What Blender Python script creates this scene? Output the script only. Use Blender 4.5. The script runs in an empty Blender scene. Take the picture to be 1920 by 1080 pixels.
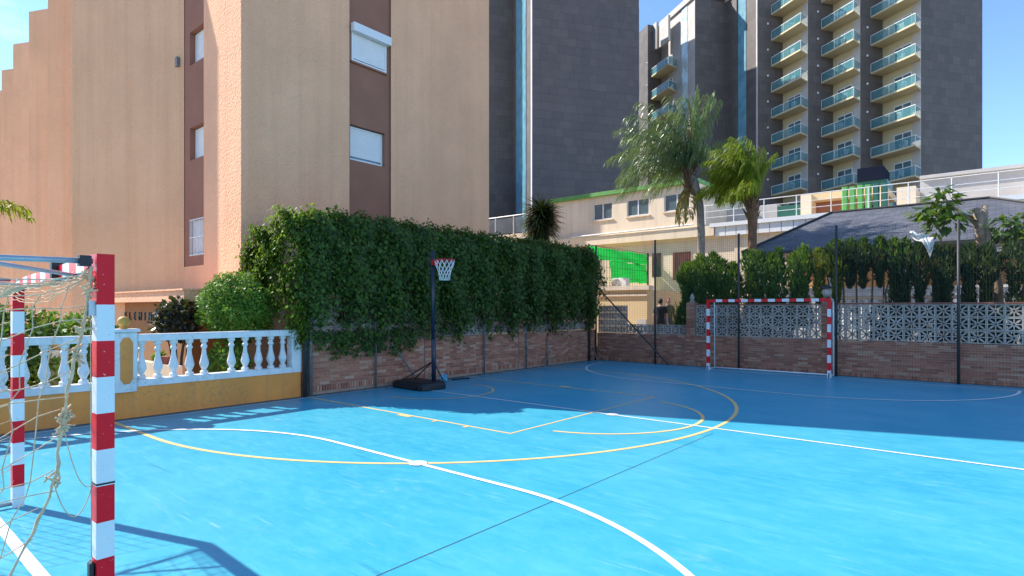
import bpy, bmesh, math, random
import numpy as np
from mathutils import Vector, Matrix

random.seed(7)
rng = np.random.default_rng(11)
R = math.radians
PI = math.pi
scene = bpy.context.scene
COL = scene.collection

# ------------------------------------------------------------------ camera
cam_data = bpy.data.cameras.new('camera')
cam_data.lens = 20.53
cam_data.sensor_width = 36
cam_data.shift_y = 38 / 1920
cam_data.clip_start = 0.05
cam_data.clip_end = 3000
cam = bpy.data.objects.new('camera', cam_data)
COL.objects.link(cam)
cam.location = (0, 0, 1.82)
cam.rotation_euler = (R(90), 0, R(40))
scene.camera = cam

# ------------------------------------------------------------------ light
SUN_EL = R(40.7)
SUN_DIR = Vector((-0.951 * math.cos(SUN_EL), -0.309 * math.cos(SUN_EL), math.sin(SUN_EL)))
world = bpy.data.worlds.new('World')
scene.world = world
world.use_nodes = True
wn, wl = world.node_tree.nodes, world.node_tree.links
wn.clear()
w_out = wn.new('ShaderNodeOutputWorld')
w_bg = wn.new('ShaderNodeBackground')
sky = wn.new('ShaderNodeTexSky')
sky.sky_type = 'NISHITA'
sky.sun_disc = False
sky.sun_elevation = SUN_EL
sky.sun_rotation = math.atan2(-0.951, -0.309)
sky.air_density = 0.85
sky.dust_density = 0.05
sky.ozone_density = 5.5
w_bg.inputs['Strength'].default_value = 0.15
# thin high cloud wisps over the whole sky
tc = wn.new('ShaderNodeTexCoord')
mp = wn.new('ShaderNodeMapping')
mp.inputs['Scale'].default_value = (1.2, 1.2, 5.0)
cn = wn.new('ShaderNodeTexNoise')
cn.inputs['Scale'].default_value = 2.2
cn.inputs['Detail'].default_value = 7
cn.inputs['Roughness'].default_value = 0.62
cr = wn.new('ShaderNodeValToRGB')
cr.color_ramp.elements[0].position = 0.55
cr.color_ramp.elements[0].color = (0, 0, 0, 1)
cr.color_ramp.elements[1].position = 0.78
cr.color_ramp.elements[1].color = (0.5, 0.5, 0.5, 1)
mx = wn.new('ShaderNodeMix')
mx.data_type = 'RGBA'
mx.inputs[7].default_value = (5.0, 5.3, 5.8, 1)
wl.new(tc.outputs['Generated'], mp.inputs['Vector'])
wl.new(mp.outputs['Vector'], cn.inputs['Vector'])
wl.new(cn.outputs['Fac'], cr.inputs['Fac'])
wl.new(cr.outputs['Color'], mx.inputs[0])
wl.new(sky.outputs['Color'], mx.inputs[6])
wl.new(mx.outputs[2], w_bg.inputs['Color'])
wl.new(w_bg.outputs['Background'], w_out.inputs['Surface'])

sun_data = bpy.data.lights.new('sun', 'SUN')
sun_data.energy = 3.8
sun_data.angle = R(0.53)
sun_data.color = (1.0, 0.94, 0.86)
sun = bpy.data.objects.new('sun', sun_data)
COL.objects.link(sun)
sun.location = (-40, -15, 50)
sun.rotation_euler = (-SUN_DIR).to_track_quat('-Z', 'Y').to_euler()

vs = scene.view_settings
vs.view_transform = 'Standard'
vs.look = 'None'
vs.exposure = 1.12
vs.gamma = 1.0
vs.use_curve_mapping = False
scene.render.engine = 'CYCLES'
try:
    scene.cycles.use_denoising = True
    scene.cycles.max_bounces = 7
    scene.cycles.diffuse_bounces = 4
    scene.cycles.transparent_max_bounces = 10
    scene.cycles.caustics_reflective = False
    scene.cycles.caustics_refractive = False
except Exception:
    pass

# ------------------------------------------------------------------ materials
def new_mat(name):
    m = bpy.data.materials.new(name)
    m.use_nodes = True
    nt = m.node_tree
    b = nt.nodes['Principled BSDF']
    return m, nt, b

def noise(nt, vec, scale, detail=4, rough=0.55):
    n = nt.nodes.new('ShaderNodeTexNoise')
    n.inputs['Scale'].default_value = scale
    n.inputs['Detail'].default_value = detail
    n.inputs['Roughness'].default_value = rough
    nt.links.new(vec, n.inputs['Vector'])
    return n.outputs['Fac']

def position(nt, scale=(1, 1, 1)):
    g = nt.nodes.new('ShaderNodeNewGeometry')
    mpn = nt.nodes.new('ShaderNodeMapping')
    mpn.inputs['Scale'].default_value = scale
    nt.links.new(g.outputs['Position'], mpn.inputs['Vector'])
    return mpn.outputs['Vector']

def ramp(nt, fac, stops):
    r = nt.nodes.new('ShaderNodeValToRGB')
    els = r.color_ramp.elements
    while len(els) < len(stops):
        els.new(0.5)
    for e, (p, c) in zip(els, stops):
        e.position = p
        e.color = (c[0], c[1], c[2], 1) if hasattr(c, '__len__') else (c, c, c, 1)
    nt.links.new(fac, r.inputs['Fac'])
    return r.outputs['Color']

def mixc(nt, fac, a, b, mode='MIX'):
    m = nt.nodes.new('ShaderNodeMix')
    m.data_type = 'RGBA'
    m.blend_type = mode
    if hasattr(fac, 'is_output'):
        nt.links.new(fac, m.inputs[0])
    else:
        m.inputs[0].default_value = fac
    for s, i in ((a, 6), (b, 7)):
        if hasattr(s, 'is_output'):
            nt.links.new(s, m.inputs[i])
        else:
            m.inputs[i].default_value = (s[0], s[1], s[2], 1)
    return m.outputs[2]

def bump(nt, b, height, strength, dist=0.02):
    n = nt.nodes.new('ShaderNodeBump')
    n.inputs['Strength'].default_value = strength
    n.inputs['Distance'].default_value = dist
    nt.links.new(height, n.inputs['Height'])
    nt.links.new(n.outputs['Normal'], b.inputs['Normal'])

def sc3(c, k):
    return tuple(min(1, x * k) for x in c)

def M(name, col, rough=0.65, var=0.18, scale=3.0, bs=0.0, bscale=40, metal=0.0, spec=0.5, zs=1.0, bdist=0.02, streak=None, grime=None):
    m, nt, b = new_mat(name)
    pos = position(nt, (1, 1, zs))
    f = noise(nt, pos, scale, 6, 0.6)
    c = ramp(nt, f, [(0.3, sc3(col, 1 - var)), (0.7, sc3(col, 1 + var))])
    if streak:
        sp = position(nt, (2.6, 2.6, 0.10))
        sf = noise(nt, sp, 1.1, 6, 0.65)
        sfac = ramp(nt, sf, [(0.47, 0.0), (0.68, streak[1])])
        c = mixc(nt, sfac, c, streak[0])
    if grime:
        g1 = ramp(nt, noise(nt, position(nt), 1.6, 4, 0.6), [(0.46, 0.0), (0.62, 1.0)])
        g2 = ramp(nt, noise(nt, position(nt), 14, 6, 0.75), [(0.48, 0.0), (0.70, grime[1])])
        gm_ = nt.nodes.new('ShaderNodeMath'); gm_.operation = 'MULTIPLY'
        nt.links.new(g1, gm_.inputs[0]); nt.links.new(g2, gm_.inputs[1])
        c = mixc(nt, gm_.outputs[0], c, grime[0])
    nt.links.new(c, b.inputs['Base Color'])
    b.inputs['Roughness'].default_value = rough
    b.inputs['Metallic'].default_value = metal
    b.inputs['Specular IOR Level'].default_value = spec
    if bs:
        bf = noise(nt, position(nt), bscale, 3, 0.6)
        bump(nt, b, bf, bs, bdist)
    return m

def brick_mat(name, per_object):
    m, nt, b = new_mat(name)
    if per_object:
        o = nt.nodes.new('ShaderNodeObjectInfo')
        rnd = o.outputs['Random']
    else:
        o = nt.nodes.new('ShaderNodeNewGeometry')
        rnd = o.outputs['Random Per Island']
    c = ramp(nt, rnd, [(0.0, (0.30, 0.085, 0.045)), (0.3, (0.44, 0.135, 0.07)), (0.6, (0.54, 0.18, 0.092)), (0.85, (0.58, 0.26, 0.155)), (1.0, (0.66, 0.38, 0.25))])
    f = noise(nt, position(nt), 18, 4)
    c2 = mixc(nt, ramp(nt, f, [(0.35, 0.0), (0.8, 0.5)]), c, (0.40, 0.26, 0.19))
    big = noise(nt, position(nt), 0.7, 3)
    c3 = mixc(nt, ramp(nt, big, [(0.45, 0.0), (0.8, 0.45)]), c2, (0.25, 0.12, 0.08))
    nt.links.new(c3, b.inputs['Base Color'])
    b.inputs['Roughness'].default_value = 0.85
    bump(nt, b, noise(nt, position(nt), 90, 3), 0.5, 0.01)
    return m

def leaf_mat(name, cols, trans=0.3, rough=0.58, tcol=(0.25, 0.35, 0.02)):
    m, nt, b = new_mat(name)
    g = nt.nodes.new('ShaderNodeNewGeometry')
    n = len(cols)
    c = ramp(nt, g.outputs['Random Per Island'], [(i / max(1, n - 1), q) for i, q in enumerate(cols)])
    nt.links.new(c, b.inputs['Base Color'])
    b.inputs['Roughness'].default_value = rough
    b.inputs['Specular IOR Level'].default_value = 0.3
    t = nt.nodes.new('ShaderNodeBsdfTranslucent')
    tcn = mixc(nt, 0.5, c, tcol, 'MIX')
    nt.links.new(tcn, t.inputs['Color'])
    ms = nt.nodes.new('ShaderNodeMixShader')
    ms.inputs[0].default_value = trans
    out = nt.nodes['Material Output']
    nt.links.new(b.outputs['BSDF'], ms.inputs[1])
    nt.links.new(t.outputs['BSDF'], ms.inputs[2])
    nt.links.new(ms.outputs['Shader'], out.inputs['Surface'])
    return m

def court_mat():
    m, nt, b = new_mat('court_paint')
    p1 = position(nt, (0.6, 1.0, 1))
    f1 = noise(nt, p1, 1.1, 9, 0.7)
    f2 = noise(nt, position(nt, (1.2, 3.2, 1)), 2.6, 10, 0.78)
    f3 = noise(nt, position(nt), 9, 6, 0.7)
    c = ramp(nt, f1, [(0.30, (0.032, 0.325, 0.475)), (0.55, (0.060, 0.38, 0.505)), (0.75, (0.09, 0.415, 0.525))])
    c = mixc(nt, ramp(nt, f2, [(0.48, 0.0), (0.75, 0.65)]), c, (0.12, 0.46, 0.555))
    c = mixc(nt, ramp(nt, f3, [(0.56, 0.0), (0.82, 0.4)]), c, (0.16, 0.46, 0.53))
    f4 = noise(nt, position(nt, (1, 1, 1)), 0.9, 3, 0.5)
    f5 = noise(nt, position(nt, (1.0, 2.0, 1)), 5, 6, 0.75)
    w1 = ramp(nt, f4, [(0.58, 0.0), (0.70, 1.0)])
    w2 = ramp(nt, f5, [(0.5, 0.0), (0.72, 0.5)])
    mm = nt.nodes.new('ShaderNodeMath'); mm.operation = 'MULTIPLY'
    nt.links.new(w1, mm.inputs[0]); nt.links.new(w2, mm.inputs[1])
    c = mixc(nt, mm.outputs[0], c, (0.34, 0.50, 0.50))
    # scuffs: thin pale scratches in two directions, dark rubber marks and specks
    for rot, k, col_, amt in ((0.5, 1.0, (0.30, 0.52, 0.56), 0.5), (-0.9, 1.3, (0.26, 0.50, 0.56), 0.45), (1.9, 0.8, (0.02, 0.17, 0.27), 0.5)):
        gq = nt.nodes.new('ShaderNodeNewGeometry')
        mq = nt.nodes.new('ShaderNodeMapping')
        mq.inputs['Rotation'].default_value = (0, 0, rot)
        mq.inputs['Scale'].default_value = (0.9 * k, 22 * k, 1)
        nt.links.new(gq.outputs['Position'], mq.inputs['Vector'])
        sf_ = noise(nt, mq.outputs['Vector'], 1.0, 3, 0.5)
        gate = noise(nt, position(nt), 1.7 * k, 3, 0.5)
        mu = nt.nodes.new('ShaderNodeMath'); mu.operation = 'MULTIPLY'
        nt.links.new(ramp(nt, sf_, [(0.63, 0.0), (0.69, amt)]), mu.inputs[0])
        nt.links.new(ramp(nt, gate, [(0.48, 0.0), (0.62, 1.0)]), mu.inputs[1])
        c = mixc(nt, mu.outputs[0], c, col_)
    sp_ = noise(nt, position(nt), 26, 2, 0.5)
    c = mixc(nt, ramp(nt, sp_, [(0.74, 0.0), (0.77, 0.6)]), c, (0.02, 0.16, 0.25))
    st_ = noise(nt, position(nt, (0.5, 1.1, 1)), 1.1, 6, 0.65)
    c = mixc(nt, ramp(nt, st_, [(0.28, 0.28), (0.42, 0.0)]), c, (0.018, 0.25, 0.40))
    nt.links.new(c, b.inputs['Base Color'])
    rr = ramp(nt, f2, [(0.3, 0.26), (0.75, 0.46)])
    nt.links.new(rr, b.inputs['Roughness'])
    b.inputs['Specular IOR Level'].default_value = 0.2
    bump(nt, b, noise(nt, position(nt), 60, 4), 0.12, 0.004)
    return m

def line_mat(name, col, under=(0.05, 0.30, 0.54), wear=0.5):
    m, nt, b = new_mat(name)
    f = noise(nt, position(nt), 14, 6, 0.75)
    c = mixc(nt, ramp(nt, f, [(0.60, 0.0), (0.80, wear)]), col, under)
    nt.links.new(c, b.inputs['Base Color'])
    b.inputs['Roughness'].default_value = 0.5
    return m

def paint_mat(name, col, chip, rough=0.35):
    m, nt, b = new_mat(name)
    f = noise(nt, position(nt), 30, 5, 0.7)
    d = noise(nt, position(nt), 5, 4, 0.6)
    c = mixc(nt, ramp(nt, d, [(0.4, 0.0), (0.8, 0.25)]), col, sc3(col, 0.7))
    c = mixc(nt, ramp(nt, f, [(0.655, 0.0), (0.68, 1.0)]), c, chip)
    nt.links.new(c, b.inputs['Base Color'])
    b.inputs['Roughness'].default_value = rough
    b.inputs['Specular IOR Level'].default_value = 0.18
    return m

def slate_mat(name, c0, c1, rot=0.0, tw=1.05, th=0.85, per_object=False):
    m, nt, b = new_mat(name)
    g = nt.nodes.new('ShaderNodeNewGeometry')
    if per_object:
        o = nt.nodes.new('ShaderNodeObjectInfo')
        f = o.outputs['Random']
        c = ramp(nt, f, [(0, c0), (1, c1)])
    else:
        # position along the hotel's two horizontal wall directions, then height
        sx = nt.nodes.new('ShaderNodeVectorMath'); sx.operation = 'DOT_PRODUCT'
        nt.links.new(g.outputs['Position'], sx.inputs[0])
        sx.inputs[1].default_value = (0.559 - 0.829, 0.829 + 0.559, 0)
        sz = nt.nodes.new('ShaderNodeSeparateXYZ')
        nt.links.new(g.outputs['Position'], sz.inputs[0])
        cb = nt.nodes.new('ShaderNodeCombineXYZ')
        nt.links.new(sx.outputs['Value'], cb.inputs[0])
        nt.links.new(sz.outputs['Z'], cb.inputs[1])
        bt = nt.nodes.new('ShaderNodeTexBrick')
        nt.links.new(cb.outputs[0], bt.inputs['Vector'])
        bt.inputs['Scale'].default_value = 1.0
        bt.inputs['Brick Width'].default_value = tw
        bt.inputs['Row Height'].default_value = th
        bt.inputs['Mortar Size'].default_value = 0.012
        bt.inputs['Color1'].default_value = (*c0, 1)
        bt.inputs['Color2'].default_value = (*c1, 1)
        bt.inputs['Mortar'].default_value = (*sc3(c0, 0.55), 1)
        c = bt.outputs['Color']
    n = noise(nt, position(nt), 0.35, 4)
    c = mixc(nt, ramp(nt, n, [(0.35, 0.0), (0.75, 0.5)]), c, sc3(c0, 0.8))
    nt.links.new(c, b.inputs['Base Color'])
    b.inputs['Roughness'].default_value = 0.6
    b.inputs['Specular IOR Level'].default_value = 0.3
    bump(nt, b, noise(nt, position(nt), 6, 4), 0.15, 0.02)
    return m

def glass_mat(name, col, rough=0.05, alpha=1.0, var=0.28):
    m, nt, b = new_mat(name)
    f = noise(nt, position(nt), 1.2, 3)
    c = ramp(nt, f, [(0.3, sc3(col, 1 - var)), (0.7, sc3(col, 1 + var))])
    nt.links.new(c, b.inputs['Base Color'])
    b.inputs['Roughness'].default_value = rough
    b.inputs['Specular IOR Level'].default_value = 0.9
    b.inputs['Alpha'].default_value = alpha
    return m

MT = dict(
    court=court_mat(),
    white_line=line_mat('white_line_paint', (0.78, 0.78, 0.75)),
    yellow_line=line_mat('yellow_line_paint', (0.83, 0.555, 0.215), wear=0.6),
    joint=M('joint_filler', (0.02, 0.07, 0.11), 0.9),
    gutter=M('gutter_concrete', (0.10, 0.095, 0.09), 0.9, bs=0.4),
    ground=M('ground_earth', (0.26, 0.21, 0.16), 0.95, 0.3, 0.8, bs=0.5),
    paving=M('garden_paving', (0.50, 0.42, 0.34), 0.85, 0.12, 1.5, bs=0.2),
    brick=brick_mat('brick_clay', True),
    brick_rest=brick_mat('brick_clay_joined', False),
    mortar=M('mortar', (0.40, 0.26, 0.19), 0.95, 0.2, 8, bs=0.4),
    ochre=M('ochre_render', (0.86, 0.30, 0.062), 0.85, 0.14, 1.4, bs=0.35, bscale=70, bdist=0.006, streak=((0.55, 0.23, 0.08), 0.5), grime=((0.38, 0.20, 0.10), 0.8)),
    porch=M('ochre_render_shaded', (0.30, 0.135, 0.045), 0.85, 0.14, 1.4, bs=0.3, bscale=70, bdist=0.006),  # darker copy of the ochre render, canopy shade put into the colour
    ochre_ball=M('ochre_ball_paint', (0.58, 0.30, 0.05), 0.6, 0.1, 6, bs=0.1),
    bal_white=M('balustrade_white', (0.74, 0.74, 0.73), 0.6, 0.06, 4, bs=0.12, bscale=60, bdist=0.004, streak=((0.46, 0.44, 0.40), 0.5), grime=((0.36, 0.33, 0.28), 0.8)),
    stucco=M('peach_stucco', (0.86, 0.46, 0.265), 0.95, 0.10, 0.5, bs=0.75, bscale=17, bdist=0.05, streak=((0.76, 0.37, 0.20), 0.45), grime=((0.60, 0.33, 0.20), 0.5)),
    stucco_orange=M('orange_stucco', (0.82, 0.475, 0.27), 0.95, 0.09, 0.5, bs=0.75, bscale=17, bdist=0.05, streak=((0.70, 0.35, 0.18), 0.45)),
    brown=M('brown_render', (0.31, 0.135, 0.085), 0.9, 0.08, 1.5, bs=0.25, bscale=60, bdist=0.006),
    shutter=M('white_shutter', (0.78, 0.755, 0.72), 0.5, 0.05, 3),
    white_metal=M('white_metal', (0.75, 0.75, 0.74), 0.4, 0.05, 6),
    grey_metal=M('grey_metal', (0.20, 0.195, 0.19), 0.45, 0.15, 10, metal=0.3),
    dark_metal=M('dark_fence_metal', (0.035, 0.035, 0.034), 0.55, 0.2, 12),
    galv=M('galvanised_steel', (0.40, 0.45, 0.50), 0.4, 0.14, 9, metal=0.55),
    red=paint_mat('goal_red_paint', (0.78, 0.010, 0.022), (0.80, 0.62, 0.58)),
    white=paint_mat('goal_white_paint', (0.74, 0.75, 0.76), (0.45, 0.42, 0.40)),
    rope=M('net_rope', (0.66, 0.47, 0.29), 0.95, 0.2, 20, bs=0.5, bscale=300, bdist=0.003),
    black=M('black_plastic', (0.012, 0.013, 0.016), 0.5, 0.2, 6, bs=0.2, bscale=30, bdist=0.01),
    navy=M('navy_pole_paint', (0.018, 0.024, 0.05), 0.35, 0.2, 6),
    rim=M('rim_red', (0.55, 0.02, 0.03), 0.4, 0.1, 6),
    hoop_net=M('hoop_net_white', (0.72, 0.71, 0.68), 0.9, 0.1, 12),
    slate=slate_mat('slate_cladding', (0.112, 0.097, 0.090), (0.150, 0.131, 0.121)),
    slate_tile=slate_mat('slate_tile', (0.118, 0.106, 0.106), (0.146, 0.129, 0.126), per_object=True),
    stone=M('pale_stone_cladding', (0.50, 0.47, 0.44), 0.75, 0.12, 0.8, bs=0.2, bscale=20),
    cream_wall=M('balcony_cream_wall', (0.56, 0.49, 0.31), 0.8, 0.05, 1),
    blue_glass=glass_mat('blue_glass_strip', (0.13, 0.32, 0.40), 0.3),
    pale_glass=glass_mat('pale_glass_strip', (0.55, 0.68, 0.68), 0.25),
    balc_glass=glass_mat('balcony_glass', (0.13, 0.34, 0.36), 0.03, alpha=0.38, var=0.05),
    clear_glass=glass_mat('clear_rail_glass', (0.35, 0.40, 0.42), 0.05, alpha=0.22),
    pane=glass_mat('window_pane', (0.10, 0.16, 0.18), 0.06),
    cream=M('cream_render', (0.82, 0.67, 0.49), 0.85, 0.07, 0.7, bs=0.2, bscale=40, bdist=0.01, streak=((0.55, 0.44, 0.33), 0.5)),
    yellow_cream=M('yellow_cream_render', (0.74, 0.55, 0.30), 0.85, 0.06, 0.7, bs=0.2, bscale=40, bdist=0.01),
    green_edge=M('green_roof_paint', (0.12, 0.32, 0.07), 0.6, 0.15, 2),
    green_sheet=M('green_sheet_metal', (0.13, 0.40, 0.10), 0.45, 0.1, 2),
    dark_green=M('dark_green_panel', (0.02, 0.12, 0.085), 0.5, 0.1, 2),
    hood=M('dark_hood', (0.012, 0.016, 0.03), 0.95, 0.1, 2, spec=0.05),
    green_net=leaf_mat('green_shade_net', [(0.015, 0.40, 0.065), (0.02, 0.48, 0.08)], 0.4, 0.7, (0.02, 0.6, 0.08)),
    roof_slate=None,
    white_cloth=M('white_cloth', (0.62, 0.59, 0.56), 0.85, 0.06, 4),
    terracotta=M('terracotta_coping', (0.30, 0.11, 0.08), 0.8, 0.2, 5),
    orange_wall=M('orange_wall', (0.72, 0.44, 0.22), 0.85, 0.08, 1),
    bark_grey=M('palm_bark_grey', (0.27, 0.22, 0.18), 0.95, 0.25, 6, bs=0.7, bscale=25, bdist=0.03),
    bark_brown=M('palm_bark_brown', (0.20, 0.105, 0.055), 0.95, 0.35, 8, bs=0.9, bscale=18, bdist=0.05),
    bark_fig=M('fig_bark', (0.30, 0.21, 0.14), 0.9, 0.3, 5, bs=0.5, bscale=25, bdist=0.03),
    twig=M('twig_bark', (0.12, 0.075, 0.045), 0.95, 0.3, 10, bs=0.4),
    ivy=leaf_mat('ivy_leaf', [(0.016, 0.040, 0.009), (0.032, 0.072, 0.012), (0.054, 0.110, 0.015), (0.095, 0.160, 0.020), (0.055, 0.085, 0.018)], 0.3),
    ivy_dry=leaf_mat('ivy_dry_leaf', [(0.05, 0.04, 0.02), (0.11, 0.07, 0.035), (0.07, 0.065, 0.03)], 0.2, 0.7),
    ivy_bright=leaf_mat('ivy_bright_leaf', [(0.10, 0.19, 0.02), (0.17, 0.28, 0.03), (0.26, 0.36, 0.04)], 0.4),
    bush=leaf_mat('round_bush_leaf', [(0.05, 0.15, 0.02), (0.10, 0.24, 0.03), (0.17, 0.33, 0.045)], 0.35, 0.5),
    dark_bush=leaf_mat('dark_bush_leaf', [(0.012, 0.018, 0.012), (0.03, 0.03, 0.02), (0.045, 0.03, 0.02)], 0.15, 0.3),
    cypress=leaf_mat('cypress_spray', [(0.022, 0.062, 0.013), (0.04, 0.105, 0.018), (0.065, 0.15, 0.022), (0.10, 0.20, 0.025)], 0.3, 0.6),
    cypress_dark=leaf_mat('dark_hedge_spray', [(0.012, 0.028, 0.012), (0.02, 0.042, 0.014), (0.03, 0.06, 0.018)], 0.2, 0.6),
    yellow_leaf=leaf_mat('yellow_green_leaf', [(0.09, 0.12, 0.015), (0.15, 0.17, 0.02), (0.10, 0.15, 0.02)], 0.35),
    dry_leaf=leaf_mat('dry_straw_leaf', [(0.28, 0.20, 0.08), (0.36, 0.27, 0.11), (0.22, 0.22, 0.06)], 0.3, 0.8),
    palm_a=leaf_mat('grey_green_palm_leaflet', [(0.06, 0.115, 0.035), (0.11, 0.18, 0.06), (0.22, 0.28, 0.14)], 0.3, 0.28),
    palm_b=leaf_mat('yellow_green_palm_leaflet', [(0.11, 0.20, 0.015), (0.21, 0.30, 0.02), (0.38, 0.36, 0.02)], 0.45, 0.4),
    yucca=leaf_mat('yucca_leaf', [(0.010, 0.020, 0.010), (0.02, 0.035, 0.013), (0.035, 0.055, 0.02)], 0.1, 0.4),
    fig=leaf_mat('fig_leaf', [(0.03, 0.075, 0.015), (0.06, 0.13, 0.02), (0.13, 0.20, 0.02)], 0.35, 0.3),
    skin=M('skin', (0.48, 0.27, 0.19), 0.6, 0.06, 8),
    hair_dark=M('dark_hair', (0.03, 0.02, 0.015), 0.7, 0.2, 20),
    hair_red=M('red_brown_cap', (0.22, 0.06, 0.05), 0.8, 0.2, 20),
    shirt_black=M('black_shirt', (0.012, 0.012, 0.016), 0.85, 0.15, 8),
    shirt_olive=M('olive_shirt', (0.10, 0.10, 0.065), 0.85, 0.15, 8),
    jeans=M('blue_jeans', (0.035, 0.075, 0.16), 0.85, 0.2, 10),
    bag_blue=M('blue_plastic', (0.15, 0.42, 0.55), 0.35, 0.4, 22, bs=0.5),
)

def roof_mat():
    m, nt, b = new_mat('roof_slate_shingle')
    g = nt.nodes.new('ShaderNodeNewGeometry')
    bt = nt.nodes.new('ShaderNodeTexBrick')
    nt.links.new(position(nt, (1, 1.12, 1)), bt.inputs['Vector'])
    bt.inputs['Scale'].default_value = 1
    bt.inputs['Brick Width'].default_value = 0.32
    bt.inputs['Row Height'].default_value = 0.17
    bt.inputs['Mortar Size'].default_value = 0.012
    bt.inputs['Color1'].default_value = (0.072, 0.074, 0.086, 1)
    bt.inputs['Color2'].default_value = (0.13, 0.132, 0.146, 1)
    bt.inputs['Mortar'].default_value = (0.05, 0.052, 0.065, 1)
    n = noise(nt, position(nt), 2, 5)
    c = mixc(nt, ramp(nt, n, [(0.4, 0.0), (0.8, 0.5)]), bt.outputs['Color'], (0.15, 0.145, 0.145))
    nt.links.new(c, b.inputs['Base Color'])
    b.inputs['Roughness'].default_value = 0.6
    bump(nt, b, bt.outputs['Fac'], -0.6, 0.02)
    return m
MT['roof_slate'] = roof_mat()
def block_mat(name, c0, c1, dirt):
    m, nt, b = new_mat(name)
    o = nt.nodes.new('ShaderNodeObjectInfo')
    c = ramp(nt, o.outputs['Random'], [(0, c0), (1, c1)])
    f = noise(nt, position(nt), 4, 6, 0.65)
    c = mixc(nt, ramp(nt, f, [(0.45, 0.0), (0.75, 0.7)]), c, dirt)
    nt.links.new(c, b.inputs['Base Color'])
    b.inputs['Roughness'].default_value = 0.92
    bump(nt, b, noise(nt, position(nt), 80, 3), 0.45, 0.006)
    return m
MT['block'] = block_mat('breeze_block_concrete', (0.42, 0.355, 0.30), (0.58, 0.50, 0.435), (0.28, 0.22, 0.18))
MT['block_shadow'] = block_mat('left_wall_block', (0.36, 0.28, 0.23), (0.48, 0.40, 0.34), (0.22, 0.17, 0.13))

# ------------------------------------------------------------------ mesh helpers
ORG = {}

def thing(name, label, cat, loc=(0, 0, 0), group=None):
    o = bpy.data.objects.new(name, None)
    o.empty_display_size = 0.3
    COL.objects.link(o)
    o.location = loc
    ORG[o.name] = Vector(loc)
    tag(o, label, cat, group)
    return o

def tag(o, label=None, cat=None, group=None, kind=None):
    if label: o['label'] = label
    if cat: o['category'] = cat
    if group: o['group'] = group
    if kind: o['kind'] = kind
    return o

def link(name, me, parent=None, loc=None):
    o = bpy.data.objects.new(name, me)
    COL.objects.link(o)
    if parent is not None:
        o.parent = parent
        ORG[o.name] = ORG[parent.name]
    else:
        l = Vector(loc) if loc is not None else Vector((0, 0, 0))
        o.location = l
        ORG[o.name] = l
    return o

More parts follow.
